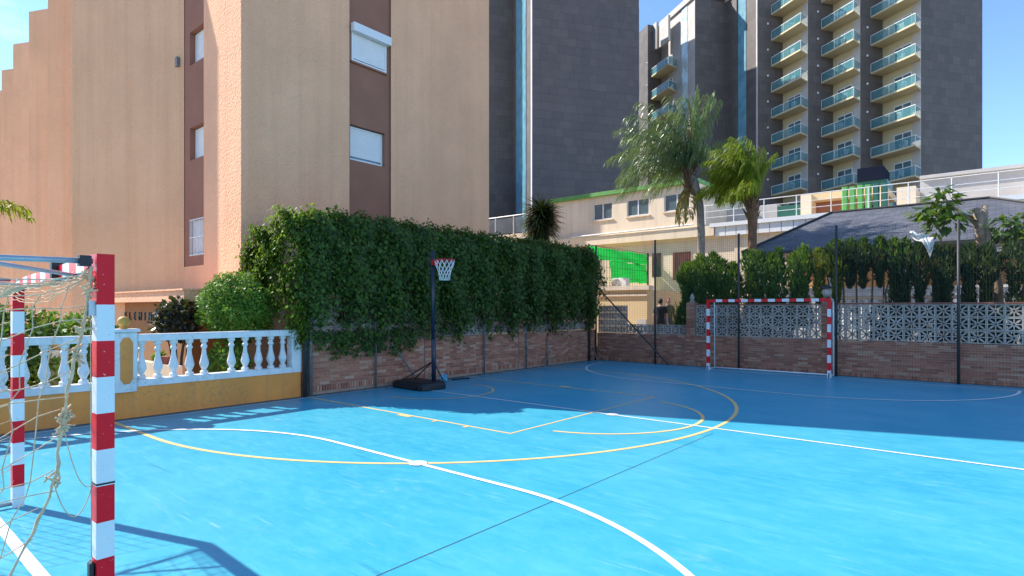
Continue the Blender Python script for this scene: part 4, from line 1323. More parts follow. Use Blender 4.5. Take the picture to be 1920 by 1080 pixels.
# far goal
FXL, FXR, FY, FT = -6.66, -3.45, 16.98, 2.08
fg = thing('goal', 'red and white striped goal without net in front of far brick wall', 'goal', (-5.05, 17, 0))
m = MB(); striped_post(m, FXL, FY, 0.0, FT, 0.08); m.build('post', ['red', 'white'], fg)
m = MB(); striped_post(m, FXR, FY, 0.0, FT, 0.08); m.build('post', ['red', 'white'], fg)
m = MB(); striped_bar(m, FXL + 0.04, FXR - 0.04, FY, FY, FT - 0.04, 0.08); m.build('crossbar', ['red', 'white'], fg)
for x in (FXL, FXR):
    MB().tube([(x, FY + 0.04, FT - 0.03), (x, FY + 0.36, FT - 0.02), (x, FY + 0.45, FT - 0.06), (x, FY + 0.47, FT - 0.16), (x, FY + 0.5, 0.03)], 0.019, 8).build('side_pipe', 'white_metal', fg, smooth=True)
    MB().tube([(x, FY + 0.04, 0.03), (x, FY + 0.5, 0.03)], 0.019, 8).build('ground_pipe', 'white_metal', fg, smooth=True)
    MB().box(x - 0.012, x + 0.012, FY - 0.052, FY - 0.0405, 0.0, 0.13).build('foot_bracket', 'black', fg)
MB().tube([(FXL + 0.02, FY + 0.5, 0.035), (FXR - 0.02, FY + 0.5, 0.035)], 0.019, 8).build('ground_pipe', 'white_metal', fg, smooth=True)

# ================================================================== BASKETBALL HOOP
hp_ = thing('basketball_hoop', 'portable basketball hoop on navy pole with black plastic base', 'basketball hoop', (-10.1, 8.9, 0))
# moulded base, tapering, rounded
def base_ring(k, z, x0=-10.80, x1=-9.62, y0=8.5, y1=9.22):
    r = 0.14
    cx, cy = (x0 + x1) / 2, (y0 + y1) / 2
    pts = []
    for (qx, qy, a0) in ((x1 - r, y1 - r, 0), (x0 + r, y1 - r, 90), (x0 + r, y0 + r, 180), (x1 - r, y0 + r, 270)):
        for i in range(5):
            a = R(a0 + 22.5 * i)
            px, py = qx + r * math.cos(a), qy + r * math.sin(a)
            pts.append((cx + (px - cx) * k, cy + (py - cy) * k, z))
    return pts
rings = [base_ring(0.97, 0.0), base_ring(1.0, 0.02), base_ring(1.0, 0.10), base_ring(0.95, 0.15), base_ring(0.86, 0.17), base_ring(0.5, 0.175)]
vs_, fs = [], []
for r_ in rings: vs_ += r_
n = 20
for l in range(len(rings) - 1):
    for i in range(n):
        j = (i + 1) % n
        fs.append((l * n + i, l * n + j, (l + 1) * n + j, (l + 1) * n + i))
fs.append(tuple(range((len(rings) - 1) * n, len(rings) * n)))
fs.append(tuple(range(n - 1, -1, -1)))
MB().add(vs_, fs).build('base', 'black', hp_)
PX, PY = -9.95, 9.05
MB().tube([(PX + 0.03, PY, 0.08), (PX + 0.02, PY, 1.1), (PX + 0.01, PY, 1.101)], 0.052, 12).build('pole', 'navy', hp_, smooth=True)
MB().tube([(PX + 0.01, PY, 1.10), (PX - 0.02, PY, 3.13)], 0.045, 12).build('pole', 'navy', hp_, smooth=True)
for bx_, by_ in ((-10.65, 8.72), (-10.1, 9.18), (-9.72, 9.16), (-10.6, 9.05)):
    MB().tube([(PX + 0.02, PY, 0.62), (bx_, by_, 0.15)], 0.014, 6).build('strut', 'black', hp_)
for x in (-9.75, -9.9):
    MB().tube([(x, 8.49, 0.06), (x, 8.44, 0.06)], 0.03, 8).build('wheel', 'black', hp_)
MB().box(PX + 0.02, PX + 0.15, PY - 0.07, PY + 0.07, 2.80, 2.93).build('rim_bracket', 'rim', hp_)
m = MB()
for zz in (2.62, 2.70, 2.92, 3.02):
    m.tube([(PX - 0.1, PY, zz), (PX - 0.02, PY, zz)], 0.012, 6)
m.build('bolt', 'grey_metal', hp_)
RC = (PX + 0.15 + 0.235, PY, 2.90)
MB().tube([(RC[0] + 0.228 * math.cos(2 * PI * i / 32), RC[1] + 0.228 * math.sin(2 * PI * i / 32), RC[2]) for i in range(32)], 0.011, 8, closed=True).build('rim', 'rim', hp_, smooth=True)
m = MB()
nn = 12
levels = [(0.225, 0.0), (0.20, -0.10), (0.165, -0.19), (0.135, -0.27), (0.12, -0.35), (0.115, -0.44)]
for sgn in (1, -1):
    for i in range(nn):
        pts = []
        for l, (r_, dz) in enumerate(levels):
            a = 2 * PI * (i + sgn * l * 0.5) / nn
            pts.append((RC[0] + r_ * math.cos(a), RC[1] + r_ * math.sin(a), RC[2] - 0.01 + dz))
        m.tube(pts, 0.0075, 5)
m.tube([(RC[0] + 0.116 * math.cos(2 * PI * i / 16), RC[1] + 0.116 * math.sin(2 * PI * i / 16), RC[2] - 0.445) for i in range(16)], 0.008, 5, closed=True)
m.build('net', 'hoop_net', hp_, smooth=True)

# litter at the wall foot: crumpled bag and a dark stick
bm = bmesh.new()
bmesh.ops.create_icosphere(bm, subdivisions=3, radius=0.09)
for v in bm.verts:
    k = 1 + 0.28 * math.sin(v.co.x * 55 + v.co.y * 31) * math.cos(v.co.z * 47) + random.uniform(-0.09, 0.09)
    v.co = Vector((v.co.x * k * 1.05, v.co.y * k, v.co.z * k * 1.1 + 0.098))
me = bpy.data.meshes.new('plastic_bag'); bm.to_mesh(me); bm.free()
zmin = min(v.co.z for v in me.vertices)
for v in me.vertices: v.co.z -= zmin
me.materials.append(MT['bag_blue'])
tag(link('plastic_bag', me, None, (-10.55, 9.95, 0.0)), 'crumpled pale blue plastic bag at the foot of the ivy wall', 'bag')
tag(MB().tube([(-10.62, 10.3, 0.025), (-10.55, 10.62, 0.03), (-10.5, 10.8, 0.022)], 0.022, 6).build('stick', 'black', None, (-10.55, 10.5, 0)), 'short dark stick lying beside the blue plastic bag', 'stick')

# ================================================================== IVY
def vnoise(a, b, seed=0):
    return (np.sin(a * 1.9 + seed) * np.cos(b * 2.3 - seed * 1.3) + 0.6 * np.sin(a * 4.7 + b * 3.1 + seed * 2) + 0.4 * np.sin(a * 9.1 - b * 7.7 + seed)) / 2.0

iv = thing('ivy', 'thick curtain of dark green ivy hanging over the left brick wall', 'ivy', (-11.1, 11, 1.0))
NS = 120
st_y = np.linspace(6.38, 17.42, NS) + rng.normal(0, 0.05, NS)
st_bot = 1.28 + 0.40 * vnoise(st_y * 0.9, st_y * 0.5, 2.0) + rng.uniform(-0.42, 0.45, NS) + 0.30 * np.exp(-((st_y - 6.95) / 0.4) ** 2)
st_bot = np.clip(st_bot, 0.86, 2.3)
st_x = rng.normal(0, 0.07, NS)
st_top = 3.72 + 0.12 * vnoise(st_y * 2, st_y, 1.0) + rng.normal(0, 0.05, NS)
def ivy_front(n, depth_lo, depth_hi, lsize):
    k = rng.integers(0, NS, n)
    t = rng.uniform(0, 1, n) ** 0.85
    z = st_bot[k] + (st_top[k] - st_bot[k]) * t
    spread = 0.05 + 0.09 * np.clip((z - st_bot[k]) / 1.2, 0, 1)
    y = st_y[k] + rng.normal(0, 1, n) * spread + 0.05 * np.sin(z * 5 + k)
    lump = 0.15 * vnoise(y * 1.6, z * 1.8, 3.0) + 0.09 * np.sin(y * 6.1 + np.sin(z * 3)) + st_x[k]
    prof = 0.20 + 0.13 * np.sin(np.clip((z - 1.1) / 2.7, 0, 1) * PI)
    dens = np.clip(0.30 + 0.8 * (z - st_bot[k]) / 1.0, 0, 1) * np.clip(0.8 + 0.75 * vnoise(y * 3.1, z * 0.8, 5.0) + 0.4 * (z - 2.2), 0.12, 1)
    keep = rng.uniform(0, 1, n) < dens
    x = -11.05 + (prof + lump) * rng.uniform(depth_lo, depth_hi, n) + 0.05 * rng.normal(size=n)
    P = np.stack([x, y, z], 1)[keep]
    k = len(P)
    N = unit(np.stack([np.ones(k) * 1.0, rng.normal(0, 0.5, k), 0.35 + rng.normal(0, 0.4, k)], 1))
    D = unit(np.stack([0.25 + rng.normal(0, 0.25, k), rng.normal(0, 0.6, k), -1 + rng.normal(0, 0.35, k)], 1))
    L = lsize * np.clip(rng.lognormal(0, 0.35, k), 0.45, 1.9)
    return leaf_geo(P, D, N, L, L * rng.uniform(0.7, 1.0, k), 0.2)
np_mesh('outer_leaves', *ivy_front(88000, 0.6, 1.3, 0.068), 'ivy', iv)
np_mesh('inner_leaves', *ivy_front(16000, -0.1, 0.5, 0.11), 'ivy_dry', iv)
# top crest
n = 9000
y = rng.uniform(6.3, 17.45, n); x = -11.0 - rng.uniform(0, 1, n) ** 1.5 * 0.7 + 0.1
z = 3.80 + 0.12 * vnoise(y * 2, x * 2, 1.0) + 0.07 * rng.normal(size=n) - 0.25 * np.clip((y < 6.6), 0, 1) * rng.uniform(0, 1, n)
P = np.stack([x, y, z], 1)
N = unit(np.stack([rng.normal(0.3, 0.5, n), rng.normal(0, 0.5, n), np.ones(n)], 1))
D = unit(np.stack([rng.normal(0.3, 0.6, n), rng.normal(0, 0.7, n), rng.normal(0, 0.5, n)], 1))
L = 0.072 * rng.uniform(0.6, 1.3, n)
np_mesh('crest_leaves', *leaf_geo(P, D, N, L, L * 0.85, 0.2), ['ivy', 'ivy_bright'], iv, midx=(rng.uniform(0, 1, n) < np.where(y < 7.3, 0.55, 0.06)).astype(int))  # more bright leaves at the near end imitate sunlight on the crest
# sunlit end facing the camera side
n = 19000
x = -13.2 + 2.45 * rng.uniform(0, 1, n) ** 0.75
edge = (x + 13.2) / 2.45
topz = 3.05 + 0.78 * np.clip(edge * 1.3, 0, 1) ** 0.8 + 0.12 * np.sin(x * 6)
botz = 2.35 - 0.2 * np.sin(x * 5) - 1.15 * np.clip((edge - 0.62) / 0.38, 0, 1) ** 0.8 + 0.18 * np.sin(x * 17)
z = botz + (topz - botz) * rng.uniform(0, 1, n)
y = 6.32 - 0.22 * np.sin(np.clip(edge, 0, 1) * PI) + 0.12 * vnoise(x * 3, z * 3, 4.0) + 0.09 * rng.normal(size=n)
keep = rng.uniform(0, 1, n) < np.clip(0.55 + 0.8 * vnoise(x * 3.3, z * 2.2, 9.0), 0.12, 1)
P = np.stack([x, y, z], 1)[keep]; k = len(P)
N = unit(np.stack([rng.normal(-0.9, 0.5, k), -0.8 * np.ones(k), 0.6 + rng.normal(0, 0.4, k)], 1))
D = unit(np.stack([rng.normal(0, 0.6, k), -0.25 + rng.normal(0, 0.3, k), -1 + rng.normal(0, 0.35, k)], 1))
L = 0.072 * rng.uniform(0.6, 1.3, k)
np_mesh('end_leaves', *leaf_geo(P, D, N, L, L * 0.85, 0.2), ['ivy', 'ivy_bright'], iv, midx=(rng.uniform(0, 1, k) < 0.15 + 0.7 * np.clip((P[:, 0] + 12.2) / 1.0, 0, 1)).astype(int))  # bright leaf share rises towards the corner, sunlight put into the colour
# trailing tendrils below the curtain
parts = []
tw = MB()
for i in range(46):
    y0_ = random.choice([random.uniform(6.7, 9.6), random.uniform(6.5, 17.2)])
    ln = random.uniform(0.15, 0.62)
    z0_ = 1.35
    pts = [(-10.93 + 0.05 * math.sin(k + i), y0_ + 0.05 * math.sin(k * 1.3 + i), z0_ - ln * k / 5) for k in range(6)]
    tw.tube(pts, 0.004, 4)
    k = int(12 + ln * 45)
    q = rng.uniform(0, 1, k)
    P = np.stack([-10.91 + 0.05 * rng.normal(size=k), y0_ + 0.06 * rng.normal(size=k), z0_ - ln * q], 1)
    N = unit(np.stack([np.ones(k), rng.normal(0, 0.5, k), rng.normal(0.3, 0.4, k)], 1))
    D = unit(np.stack([rng.normal(0.2, 0.3, k), rng.normal(0, 0.7, k), -0.8 + rng.normal(0, 0.4, k)], 1))
    L = 0.085 * rng.uniform(0.6, 1.2, k)
    parts.append(leaf_geo(P, D, N, L, L * 0.85))
np_mesh('tendril_leaves', *cat_geo(parts), 'ivy', iv)
for i in range(60):
    y0_ = random.uniform(6.6, 17.3)
    tw.tube([(-11.0 + jit(0.08), y0_ + jit(0.2), 3.7), (-10.95 + jit(0.1), y0_ + jit(0.15), 2.6), (-10.95 + jit(0.1), y0_ + jit(0.15), 1.35 + jit(0.2))], 0.008, 4)
tw.build('stems', 'twig', iv)

k = 170
P = np.stack([-10.93 + np.abs(rng.normal(0, 0.22, k)), rng.uniform(6.7, 17.5, k), np.full(k, 0.016) + rng.uniform(0, 0.01, k)], 1)
D = unit(np.stack([rng.normal(0, 1, k), rng.normal(0, 1, k), rng.normal(0, 0.12, k)], 1))
o = np_mesh('leaf_litter', *leaf_geo(P, D, unit(np.stack([rng.normal(0, 0.15, k), rng.normal(0, 0.15, k), np.ones(k)], 1)), rng.uniform(0.04, 0.08, k), rng.uniform(0.03, 0.05, k), 0.08), 'ivy_dry')
tag(o, 'scattered dry ivy leaves on the court along the wall foot', 'leaf litter', kind='stuff')

# ================================================================== BUSHES, HEDGES
def blob_leaves(c, rad, n, size, shell=0.35, up=0.3, elong=1.0, lumps=0.12, flat_bottom=None):
    d = unit(rng.normal(size=(n, 3)))
    s_ = 1 - shell * rng.uniform(0, 1, n) ** 1.6
    lump = 1 + lumps * (np.sin(d[:, 0] * 7 + d[:, 2] * 5 + c[0]) * np.cos(d[:, 1] * 6 + c[1]) + 0.6 * np.sin(d[:, 2] * 11 + d[:, 0] * 4))
    P = np.array(c) + d * np.array(rad) * (s_ * lump)[:, None]
    N = unit(d + np.array([0, 0, up]) + rng.normal(0, 0.5, (n, 3)))
    D = unit(rng.normal(0, 1, (n, 3)) + np.array([0, 0, -0.2]) + d * 0.5)
    L = size * rng.uniform(0.6, 1.3, n)
    if flat_bottom is not None:
        keep = P[:, 2] > flat_bottom
        P, N, D, L = P[keep], N[keep], D[keep], L[keep]
    return leaf_geo(P, D, N, L, L * 0.62 * elong, 0.2)

def bush(name, label, c, rad, n, size, mat_, z0=0.0, trunk=True, cat='bush', group=None, lumps=0.12, flat=None):
    t = thing(name, label, cat, (c[0], c[1], z0), group)
    np_mesh('crown', *blob_leaves(c, rad, n, size, lumps=lumps, flat_bottom=flat), mat_, t)
    m = MB()
    for i in range(5):
        a = 2 * PI * i / 5 + 0.4
        m.tube([(c[0] + 0.04 * math.cos(a), c[1] + 0.04 * math.sin(a), z0), (c[0] + 0.1 * math.cos(a), c[1] + 0.1 * math.sin(a), z0 + (c[2] - z0) * 0.5), (c[0] + rad[0] * 0.55 * math.cos(a), c[1] + rad[1] * 0.55 * math.sin(a), c[2] + rad[2] * 0.25 * math.sin(i * 2))], [0.028, 0.02, 0.006], 5)
    m.build('stem', 'twig', t)
    return t

bush('round_bush', 'round clipped bright green bush beside the ivy and white balustrade', (-12.25, 5.68, 1.84), (0.80, 0.72, 0.72), 17000, 0.058, 'bush', 0.0)
bush('dark_bush', 'small dark purple green bush in front of the entrance lettering', (-13.2, 4.85, 1.58), (0.46, 0.42, 0.42), 1900, 0.11, 'dark_bush', 0.0)
bush('small_shrub', 'low green shrub under the round bush behind the balusters', (-12.0, 5.35, 0.72), (0.5, 0.4, 0.4), 1200, 0.09, 'bush', 0.0)
bush('garden_shrub', 'dense green shrub behind the balustrade at the left edge', (-12.9, 1.9, 1.1), (0.95, 0.9, 0.78), 4200, 0.11, 'cypress', 0.0)
bush('garden_shrub', 'leafy green shrub behind the balustrade nearer the striped goalpost', (-13.3, 3.2, 1.02), (0.8, 0.7, 0.72), 3200, 0.11, 'bush', 0.0)
bush('garden_shrub', 'low shrub with yellowing leaves behind the balustrade', (-12.2, 2.55, 0.62), (0.6, 0.45, 0.45), 1300, 0.10, 'ivy_bright', 0.0)
bush('flower_plant', 'tiny light green plant on the planter wall behind the balusters', (-12.95, 4.42, 0.84), (0.14, 0.1, 0.12), 160, 0.07, 'ivy_bright', 0.72, cat='plant')

def hedge(label, x0, x1, y, z0, z1, n, mat_, name='hedge_column', mats2=None, spiky=0.0, bottom_bare=0.0, group='hedge behind the far wall', depth=0.45, flat=False):
    """upright conifer column: sprays pointing up over a lumpy column with stems inside"""
    cxm, rx = (x0 + x1) / 2, (x1 - x0) / 2
    t = thing(name, label, 'hedge', (cxm, y, 0.4), group)
    lobes = max(2, int((x1 - x0) / 0.28))
    parts = []
    for l in range(lobes):
        lx = x0 + (l + 0.5) * (x1 - x0) / lobes + jit(0.05)
        lw_ = (x1 - x0) / lobes * 0.85
        lt = z1 + random.uniform(-0.18, 0.10) * (0.35 if flat else 1) + spiky * random.uniform(-0.2, 0.35)
        k = int(n * 1.35) // lobes
        q = rng.uniform(0, 1, k)
        zz = z0 + (lt - z0) * q
        taper = np.where(q > 0.8, np.sqrt(np.clip((1 - q) / 0.2, 0, 1)), 1.0) * np.clip(0.75 + 0.4 * np.sin(q * 9 + l), 0.45, 1.1)
        if bottom_bare:
            taper = taper * np.clip(q / bottom_bare, 0.12, 1)
        a = rng.uniform(0, 2 * PI, k)
        rr = np.sqrt(rng.uniform(0.25, 1, k))
        P = np.stack([lx + lw_ * taper * rr * np.cos(a), y + depth * taper * rr * np.sin(a), zz], 1)
        out = np.stack([np.cos(a), np.sin(a), np.zeros(k)], 1)
        N = unit(out + rng.normal(0, 0.5, (k, 3)))
        D = unit(np.stack([0.38 * np.cos(a) + rng.normal(0, 0.25, k), 0.38 * np.sin(a) + rng.normal(0, 0.25, k), 1.0 + rng.normal(0, 0.3, k)], 1))
        L = 0.15 * rng.uniform(0.6, 1.4, k)
        parts.append(leaf_geo(P, D, N, L, L * 0.30, 0.15))
    V_, Q_ = cat_geo(parts)
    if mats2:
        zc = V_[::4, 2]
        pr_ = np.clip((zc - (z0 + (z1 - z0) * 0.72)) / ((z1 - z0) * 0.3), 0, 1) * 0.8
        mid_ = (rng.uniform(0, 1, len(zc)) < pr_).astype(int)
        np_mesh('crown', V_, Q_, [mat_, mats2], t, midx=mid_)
    else:
        np_mesh('crown', V_, Q_, mat_, t)
    m = MB()
    for i in range(lobes + 1):
        lx = x0 + (i + 0.3) * (x1 - x0) / (lobes + 0.6)
        m.tube([(lx, y + jit(0.1), 0.4), (lx + jit(0.1), y + jit(0.1), z0 + 0.4 * (z1 - z0)), (lx + jit(0.15), y + jit(0.1), z0 + 0.8 * (z1 - z0))], [0.03, 0.022, 0.008], 5)
    m.build('stem', 'twig', t)
    return t
HY = 18.75
hedge('spiky bright green conifer clump at the left end of the hedge', -8.22, -7.42, HY, 0.9, 3.5, 5200, 'cypress', spiky=0.7, mats2='ivy_bright')
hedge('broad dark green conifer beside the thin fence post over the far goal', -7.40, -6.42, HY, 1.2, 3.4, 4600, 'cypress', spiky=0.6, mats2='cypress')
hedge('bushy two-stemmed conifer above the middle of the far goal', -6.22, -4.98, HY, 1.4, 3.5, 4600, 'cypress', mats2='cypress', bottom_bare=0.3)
hedge('narrow rounded conifer column above the right half of far goal', -4.90, -4.36, HY, 1.2, 3.52, 2600, 'cypress', mats2='ivy_bright')
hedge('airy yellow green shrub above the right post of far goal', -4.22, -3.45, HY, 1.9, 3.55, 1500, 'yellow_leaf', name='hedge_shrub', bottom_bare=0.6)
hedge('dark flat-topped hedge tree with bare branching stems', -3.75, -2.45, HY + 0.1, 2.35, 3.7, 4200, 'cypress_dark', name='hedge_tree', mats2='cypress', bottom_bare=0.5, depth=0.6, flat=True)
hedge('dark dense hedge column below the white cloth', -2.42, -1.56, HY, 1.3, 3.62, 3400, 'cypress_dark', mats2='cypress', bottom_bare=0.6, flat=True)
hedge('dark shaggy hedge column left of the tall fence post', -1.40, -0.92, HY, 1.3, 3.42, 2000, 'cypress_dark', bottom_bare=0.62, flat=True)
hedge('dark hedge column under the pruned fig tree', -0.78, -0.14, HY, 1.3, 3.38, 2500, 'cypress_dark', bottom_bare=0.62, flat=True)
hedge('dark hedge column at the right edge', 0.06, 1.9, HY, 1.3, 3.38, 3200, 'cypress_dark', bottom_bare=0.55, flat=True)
hedge('low dark shrubs seen through the breeze blocks behind the far goal', -7.35, -4.7, 18.45, 0.45, 1.75, 3000, 'cypress_dark', name='low_shrub', depth=0.25)
hedge('low dark shrubs seen through the breeze blocks right of the far goal', -2.75, 2.2, 18.45, 0.45, 1.8, 5200, 'cypress_dark', name='low_shrub', depth=0.25)
# dry grasses at the hedge foot near the two people
t = thing('ornamental_grass', 'straw yellow grasses between the seated people and the brick pillar', 'grass', (-8.5, 18.9, 0.4))
k = 420
P = np.stack([rng.uniform(-8.6, -7.75, k), rng.uniform(18.5, 19.2, k), rng.uniform(0.4, 1.5, k)], 1)
D = unit(np.stack([rng.normal(0, 0.3, k), rng.normal(0, 0.3, k), np.ones(k)], 1))
np_mesh('blades', *leaf_geo(P, D, unit(rng.normal(size=(k, 3)) + 0.01), rng.uniform(0.4, 0.9, k), np.full(k, 0.03)), ['dry_leaf', 'yellow_leaf'], t, midx=(rng.uniform(0, 1, k) < 0.5).astype(int))

# white cloth on the hedge
cl = MB()
n1, n2 = 18, 14
vs_, fs = [], []
for i in range(n1 + 1):
    for j in range(n2 + 1):
        u, v = i / n1, j / n2
        w = 0.05 + 0.30 * u ** 0.8 + 0.28 * max(0, 1 - abs(u - 0.72) / 0.22) * v
        f_ = math.sin(11 * u + 6 * v) * 0.05 + math.sin(23 * u - 9 * v) * 0.025
        vs_.append((-1.84 + 0.52 * u - 0.05 * v * math.sin(7 * u), 18.30 + f_ * (0.4 + v), 3.82 - 0.22 * u ** 1.3 - w * v + 0.03 * math.sin(14 * u)))
for i in range(n1):
    for j in range(n2):
        q = i * (n2 + 1) + j
        fs.append((q, q + n2 + 1, q + n2 + 2, q + 1))
cl.add(vs_, fs)
o = cl.build('white_cloth', 'white_cloth', None, (-1.5, 18.4, 3.3), smooth=True)
sm = o.modifiers.new('thickness', 'SOLIDIFY'); sm.thickness = 0.012
tag(o, 'crumpled white cloth snagged on top of the dark hedge', 'cloth')
# globe lamp on the pillar
gl = thing('globe_lamp', 'globe lamp with dark cap on brick pillar behind far goal', 'lamp', (-3.7, 17.92, 2.0))
MB().lathe((-3.7, 17.92, 2.0), [(0.07, 0), (0.07, 0.04), (0.03, 0.06), (0.03, 0.13)], 10).build('base', 'dark_metal', gl)
MB().lathe((-3.7, 17.92, 2.13), [(max(0.01, 0.13 * math.sin(PI * i / 12)), 0.13 - 0.13 * math.cos(PI * i / 12)) for i in range(13)], 16).build('globe', 'block', gl, smooth=True)
MB().lathe((-3.7, 17.92, 2.37), [(0.17, 0), (0.16, 0.025), (0.08, 0.07), (0.02, 0.10)], 14).build('cap', 'dark_metal', gl)

# ================================================================== PALMS
def frond_geo(base, az, el, length, droop, nl, ll, wind, lw=0.022, hang=0.9, twist=0.0):
    """one feather frond: returns leaflet quads and the rachis points"""
    n = 14
    pts = []
    p = np.array(base, float)
    dirh = np.array([math.cos(az), math.sin(az), 0])
    step = length / n
    e = el
    d = dirh * math.cos(e) + np.array([0, 0, math.sin(e)])
    for i in range(n + 1):
        pts.append(p.copy())
        t = i / n
        d = d + np.array([0, 0, -droop * (0.35 + 1.3 * t) / n * 2]) + np.array(wind) * (t ** 1.2) / n * 2
        d = d / np.linalg.norm(d)
        p = p + d * step
    pts = np.array(pts)
    s = np.linspace(0.10, 0.995, nl)
    idx = s * n
    i0 = np.clip(idx.astype(int), 0, n - 1); fr_ = (idx - i0)[:, None]
    C = pts[i0] * (1 - fr_) + pts[i0 + 1] * fr_
    T = unit(pts[i0 + 1] - pts[i0])
    side = unit(np.cross(T, np.array([0, 0, 1.0])) + 1e-4)
    parts = []
    for sg in (1, -1):
        k = nl
        L = ll * (0.35 + 0.65 * np.sin(np.clip(s, 0, 1) * PI * 0.85 + 0.25)) * rng.uniform(0.8, 1.15, k)
        D0 = unit(T * 0.55 + sg * side * (0.85 + rng.normal(0, 0.2, k))[:, None] + np.array([0, 0, 1]) * rng.normal(0.1, 0.35, k)[:, None])
        D1 = unit(D0 * 0.55 + np.array([0, 0, -hang]) + np.array(wind) * 0.9)
        D2 = unit(D0 * 0.2 + np.array([0, 0, -1.2 * hang]) + np.array(wind) * 1.0)
        a = C; b = a + D0 * (L * 0.35)[:, None]; c = b + D1 * (L * 0.35)[:, None]; e_ = c + D2 * (L * 0.3)[:, None]
        wv = unit(np.cross(D1, rng.normal(0, 1, (k, 3)) + T)) * lw
        V1 = np.stack([a - wv * 0.4, a + wv * 0.4, b + wv, b - wv], 1).reshape(-1, 3)
        V2 = np.stack([b - wv, b + wv, c + wv * 0.8, c - wv * 0.8], 1).reshape(-1, 3)
        V3 = np.stack([c - wv * 0.8, c + wv * 0.8, e_ + wv * 0.1, e_ - wv * 0.1], 1).reshape(-1, 3)
        for V_ in (V1, V2, V3):
            parts.append((V_, np.arange(len(V_)).reshape(-1, 4)))
    return cat_geo(parts), pts

def palm(label, loc, trunk, crown_z, fronds, mat_, bark, nl=64, ll=0.75, lw=0.022, dead=0, boots=True):
    t = thing('palm_tree', label, 'palm', loc)
    m = MB()
    m.tube(trunk[0], trunk[1], 12)
    tk = m.build('trunk', bark, t, smooth=True)
    tip = Vector(trunk[0][-1])
    if boots:
        bm_ = MB()
        for i in range(26):
            a = i * 2.4; z_ = i / 26
            p = tip + Vector((0, 0, -0.95 + 0.9 * z_))
            o_ = Vector((math.cos(a), math.sin(a), 0))
            bm_.tube([p + o_ * 0.08, p + o_ * 0.2 + Vector((0, 0, 0.22)), p + o_ * 0.30 + Vector((0, 0, 0.40))], [0.06, 0.04, 0.012], 5)
        bm_.build('frond_boots', 'bark_brown', tk)
    for (az, el, ln, dr, wind, hang) in fronds:
        (V_, Q_), pts = frond_geo(tip, R(az), R(el), ln, dr, nl, ll, wind, lw, hang)
        fo = np_mesh('frond', V_, Q_, mat_, t)
        MB().tube([tuple(p) for p in pts], [0.028 * (1 - 0.85 * i / (len(pts) - 1)) for i in range(len(pts))], 5).build('rachis', bark if False else 'bark_brown', fo)
    if dead:
        for i in range(dead):
            a = R(150 + i * 70)
            (V_, Q_), pts = frond_geo(tip + Vector((0, 0, -0.5)), a, R(-55), 1.5, 0.9, 26, 0.5, (0, 0, 0), 0.03, 1.5)
            np_mesh('dead_frond', V_, Q_, 'dry_leaf', t)
    return t

def fan(spec, k):
    return [(az, el, ln * k, dr, (w * -0.50, w * -0.12, 0.06 * w), hg) for az, el, ln, dr, w, hg in spec]
pa = []
for i in range(24):
    az = 185 + 62 * math.sin(i * 2.1) + 12 * math.sin(i * 5.3)
    el = 12 + 66 * ((i * 0.618) % 1.0)
    pa.append((az, el, 3.0 + 0.35 * math.sin(i * 1.7), 0.68, 0.9, 1.0))
for az, el, ln, dr, w, hg in ((95, 72, 2.9, 0.55, 0.35, 0.9), (60, 80, 3.0, 0.55, 0.2, 0.9), (20, 80, 2.9, 0.65, 0.1, 0.95), (340, 74, 2.6, 0.75, 0.1, 1.0), (300, 70, 2.7, 0.6, 0.4, 0.9), (10, 86, 3.0, 0.5, 0.05, 0.85), (270, 75, 2.8, 0.6, 0.5, 0.9), (40, 60, 2.0, 0.9, 0.0, 1.1), (330, 50, 1.7, 1.0, 0.0, 1.2), (120, 84, 3.0, 0.5, 0.3, 0.9)):
    pa.append((az, el, ln, dr, w, hg))
palm('tall palm with grey green fronds blown left above cream building', (-8.54, 21, 0.4),
     ([(-8.54, 21, 0.3), (-8.52, 21, 2.5), (-8.5, 21, 4.6), (-8.55, 21, 5.6), (-8.75, 21, 6.5), (-8.95, 21, 7.0)], [0.17, 0.145, 0.135, 0.13, 0.14, 0.10]), 7.1, fan(pa, 1.0), 'palm_a', 'bark_grey', nl=80, ll=0.85, lw=0.0105, dead=3)
pc = []
for i in range(34):
    az = 205 + 80 * math.sin(i * 2.4) + 15 * math.sin(i * 4.1)
    el = 30 + 55 * ((i * 0.618) % 1.0)
    pc.append((az, el, 1.9 + 0.3 * math.sin(i * 1.7), 0.62, 0.85, 0.85))
for i in range(8):
    pc.append((i * 45 + 20, 72 + 10 * math.sin(i * 1.9), 1.6 + 0.2 * math.sin(i * 2.7), 0.7, 0.4, 0.9))
for i in range(8):
    pc.append((130 + i * 22, 35 + 10 * math.sin(i), 1.25 + 0.2 * math.sin(i * 3.1), 0.9, 0.5, 1.1))
palm('shorter palm with yellow green fronds and shaggy brown trunk', (-6.67, 21, 0.4),
     ([(-6.67, 21, 0.3), (-6.67, 21, 3.2), (-6.67, 21, 4.4), (-6.66, 21, 5.2), (-6.70, 21, 5.75)], [0.17, 0.15, 0.145, 0.18, 0.12]), 6.2, fan(pc, 1.0), 'palm_b', 'bark_brown', nl=70, ll=0.68, lw=0.010)
# palm whose frond tips enter at the left edge
pf = [(az, el, 1.9, 0.7, (0, 0, 0), 0.7) for az, el in ((20, 45), (60, 35), (340, 40), (100, 45), (140, 40), (200, 40), (260, 45), (310, 30), (0, 70), (120, 75), (240, 70))]
palm('palm just outside the left edge with one frond tip showing', (-20.2, 2.05, 0.0), ([(-20.2, 2.05, 0), (-20.2, 2.05, 2.0), (-20.15, 2.05, 4.0)], [0.2, 0.17, 0.15]), 4.0, pf, 'palm_b', 'bark_brown', nl=40, ll=0.5)

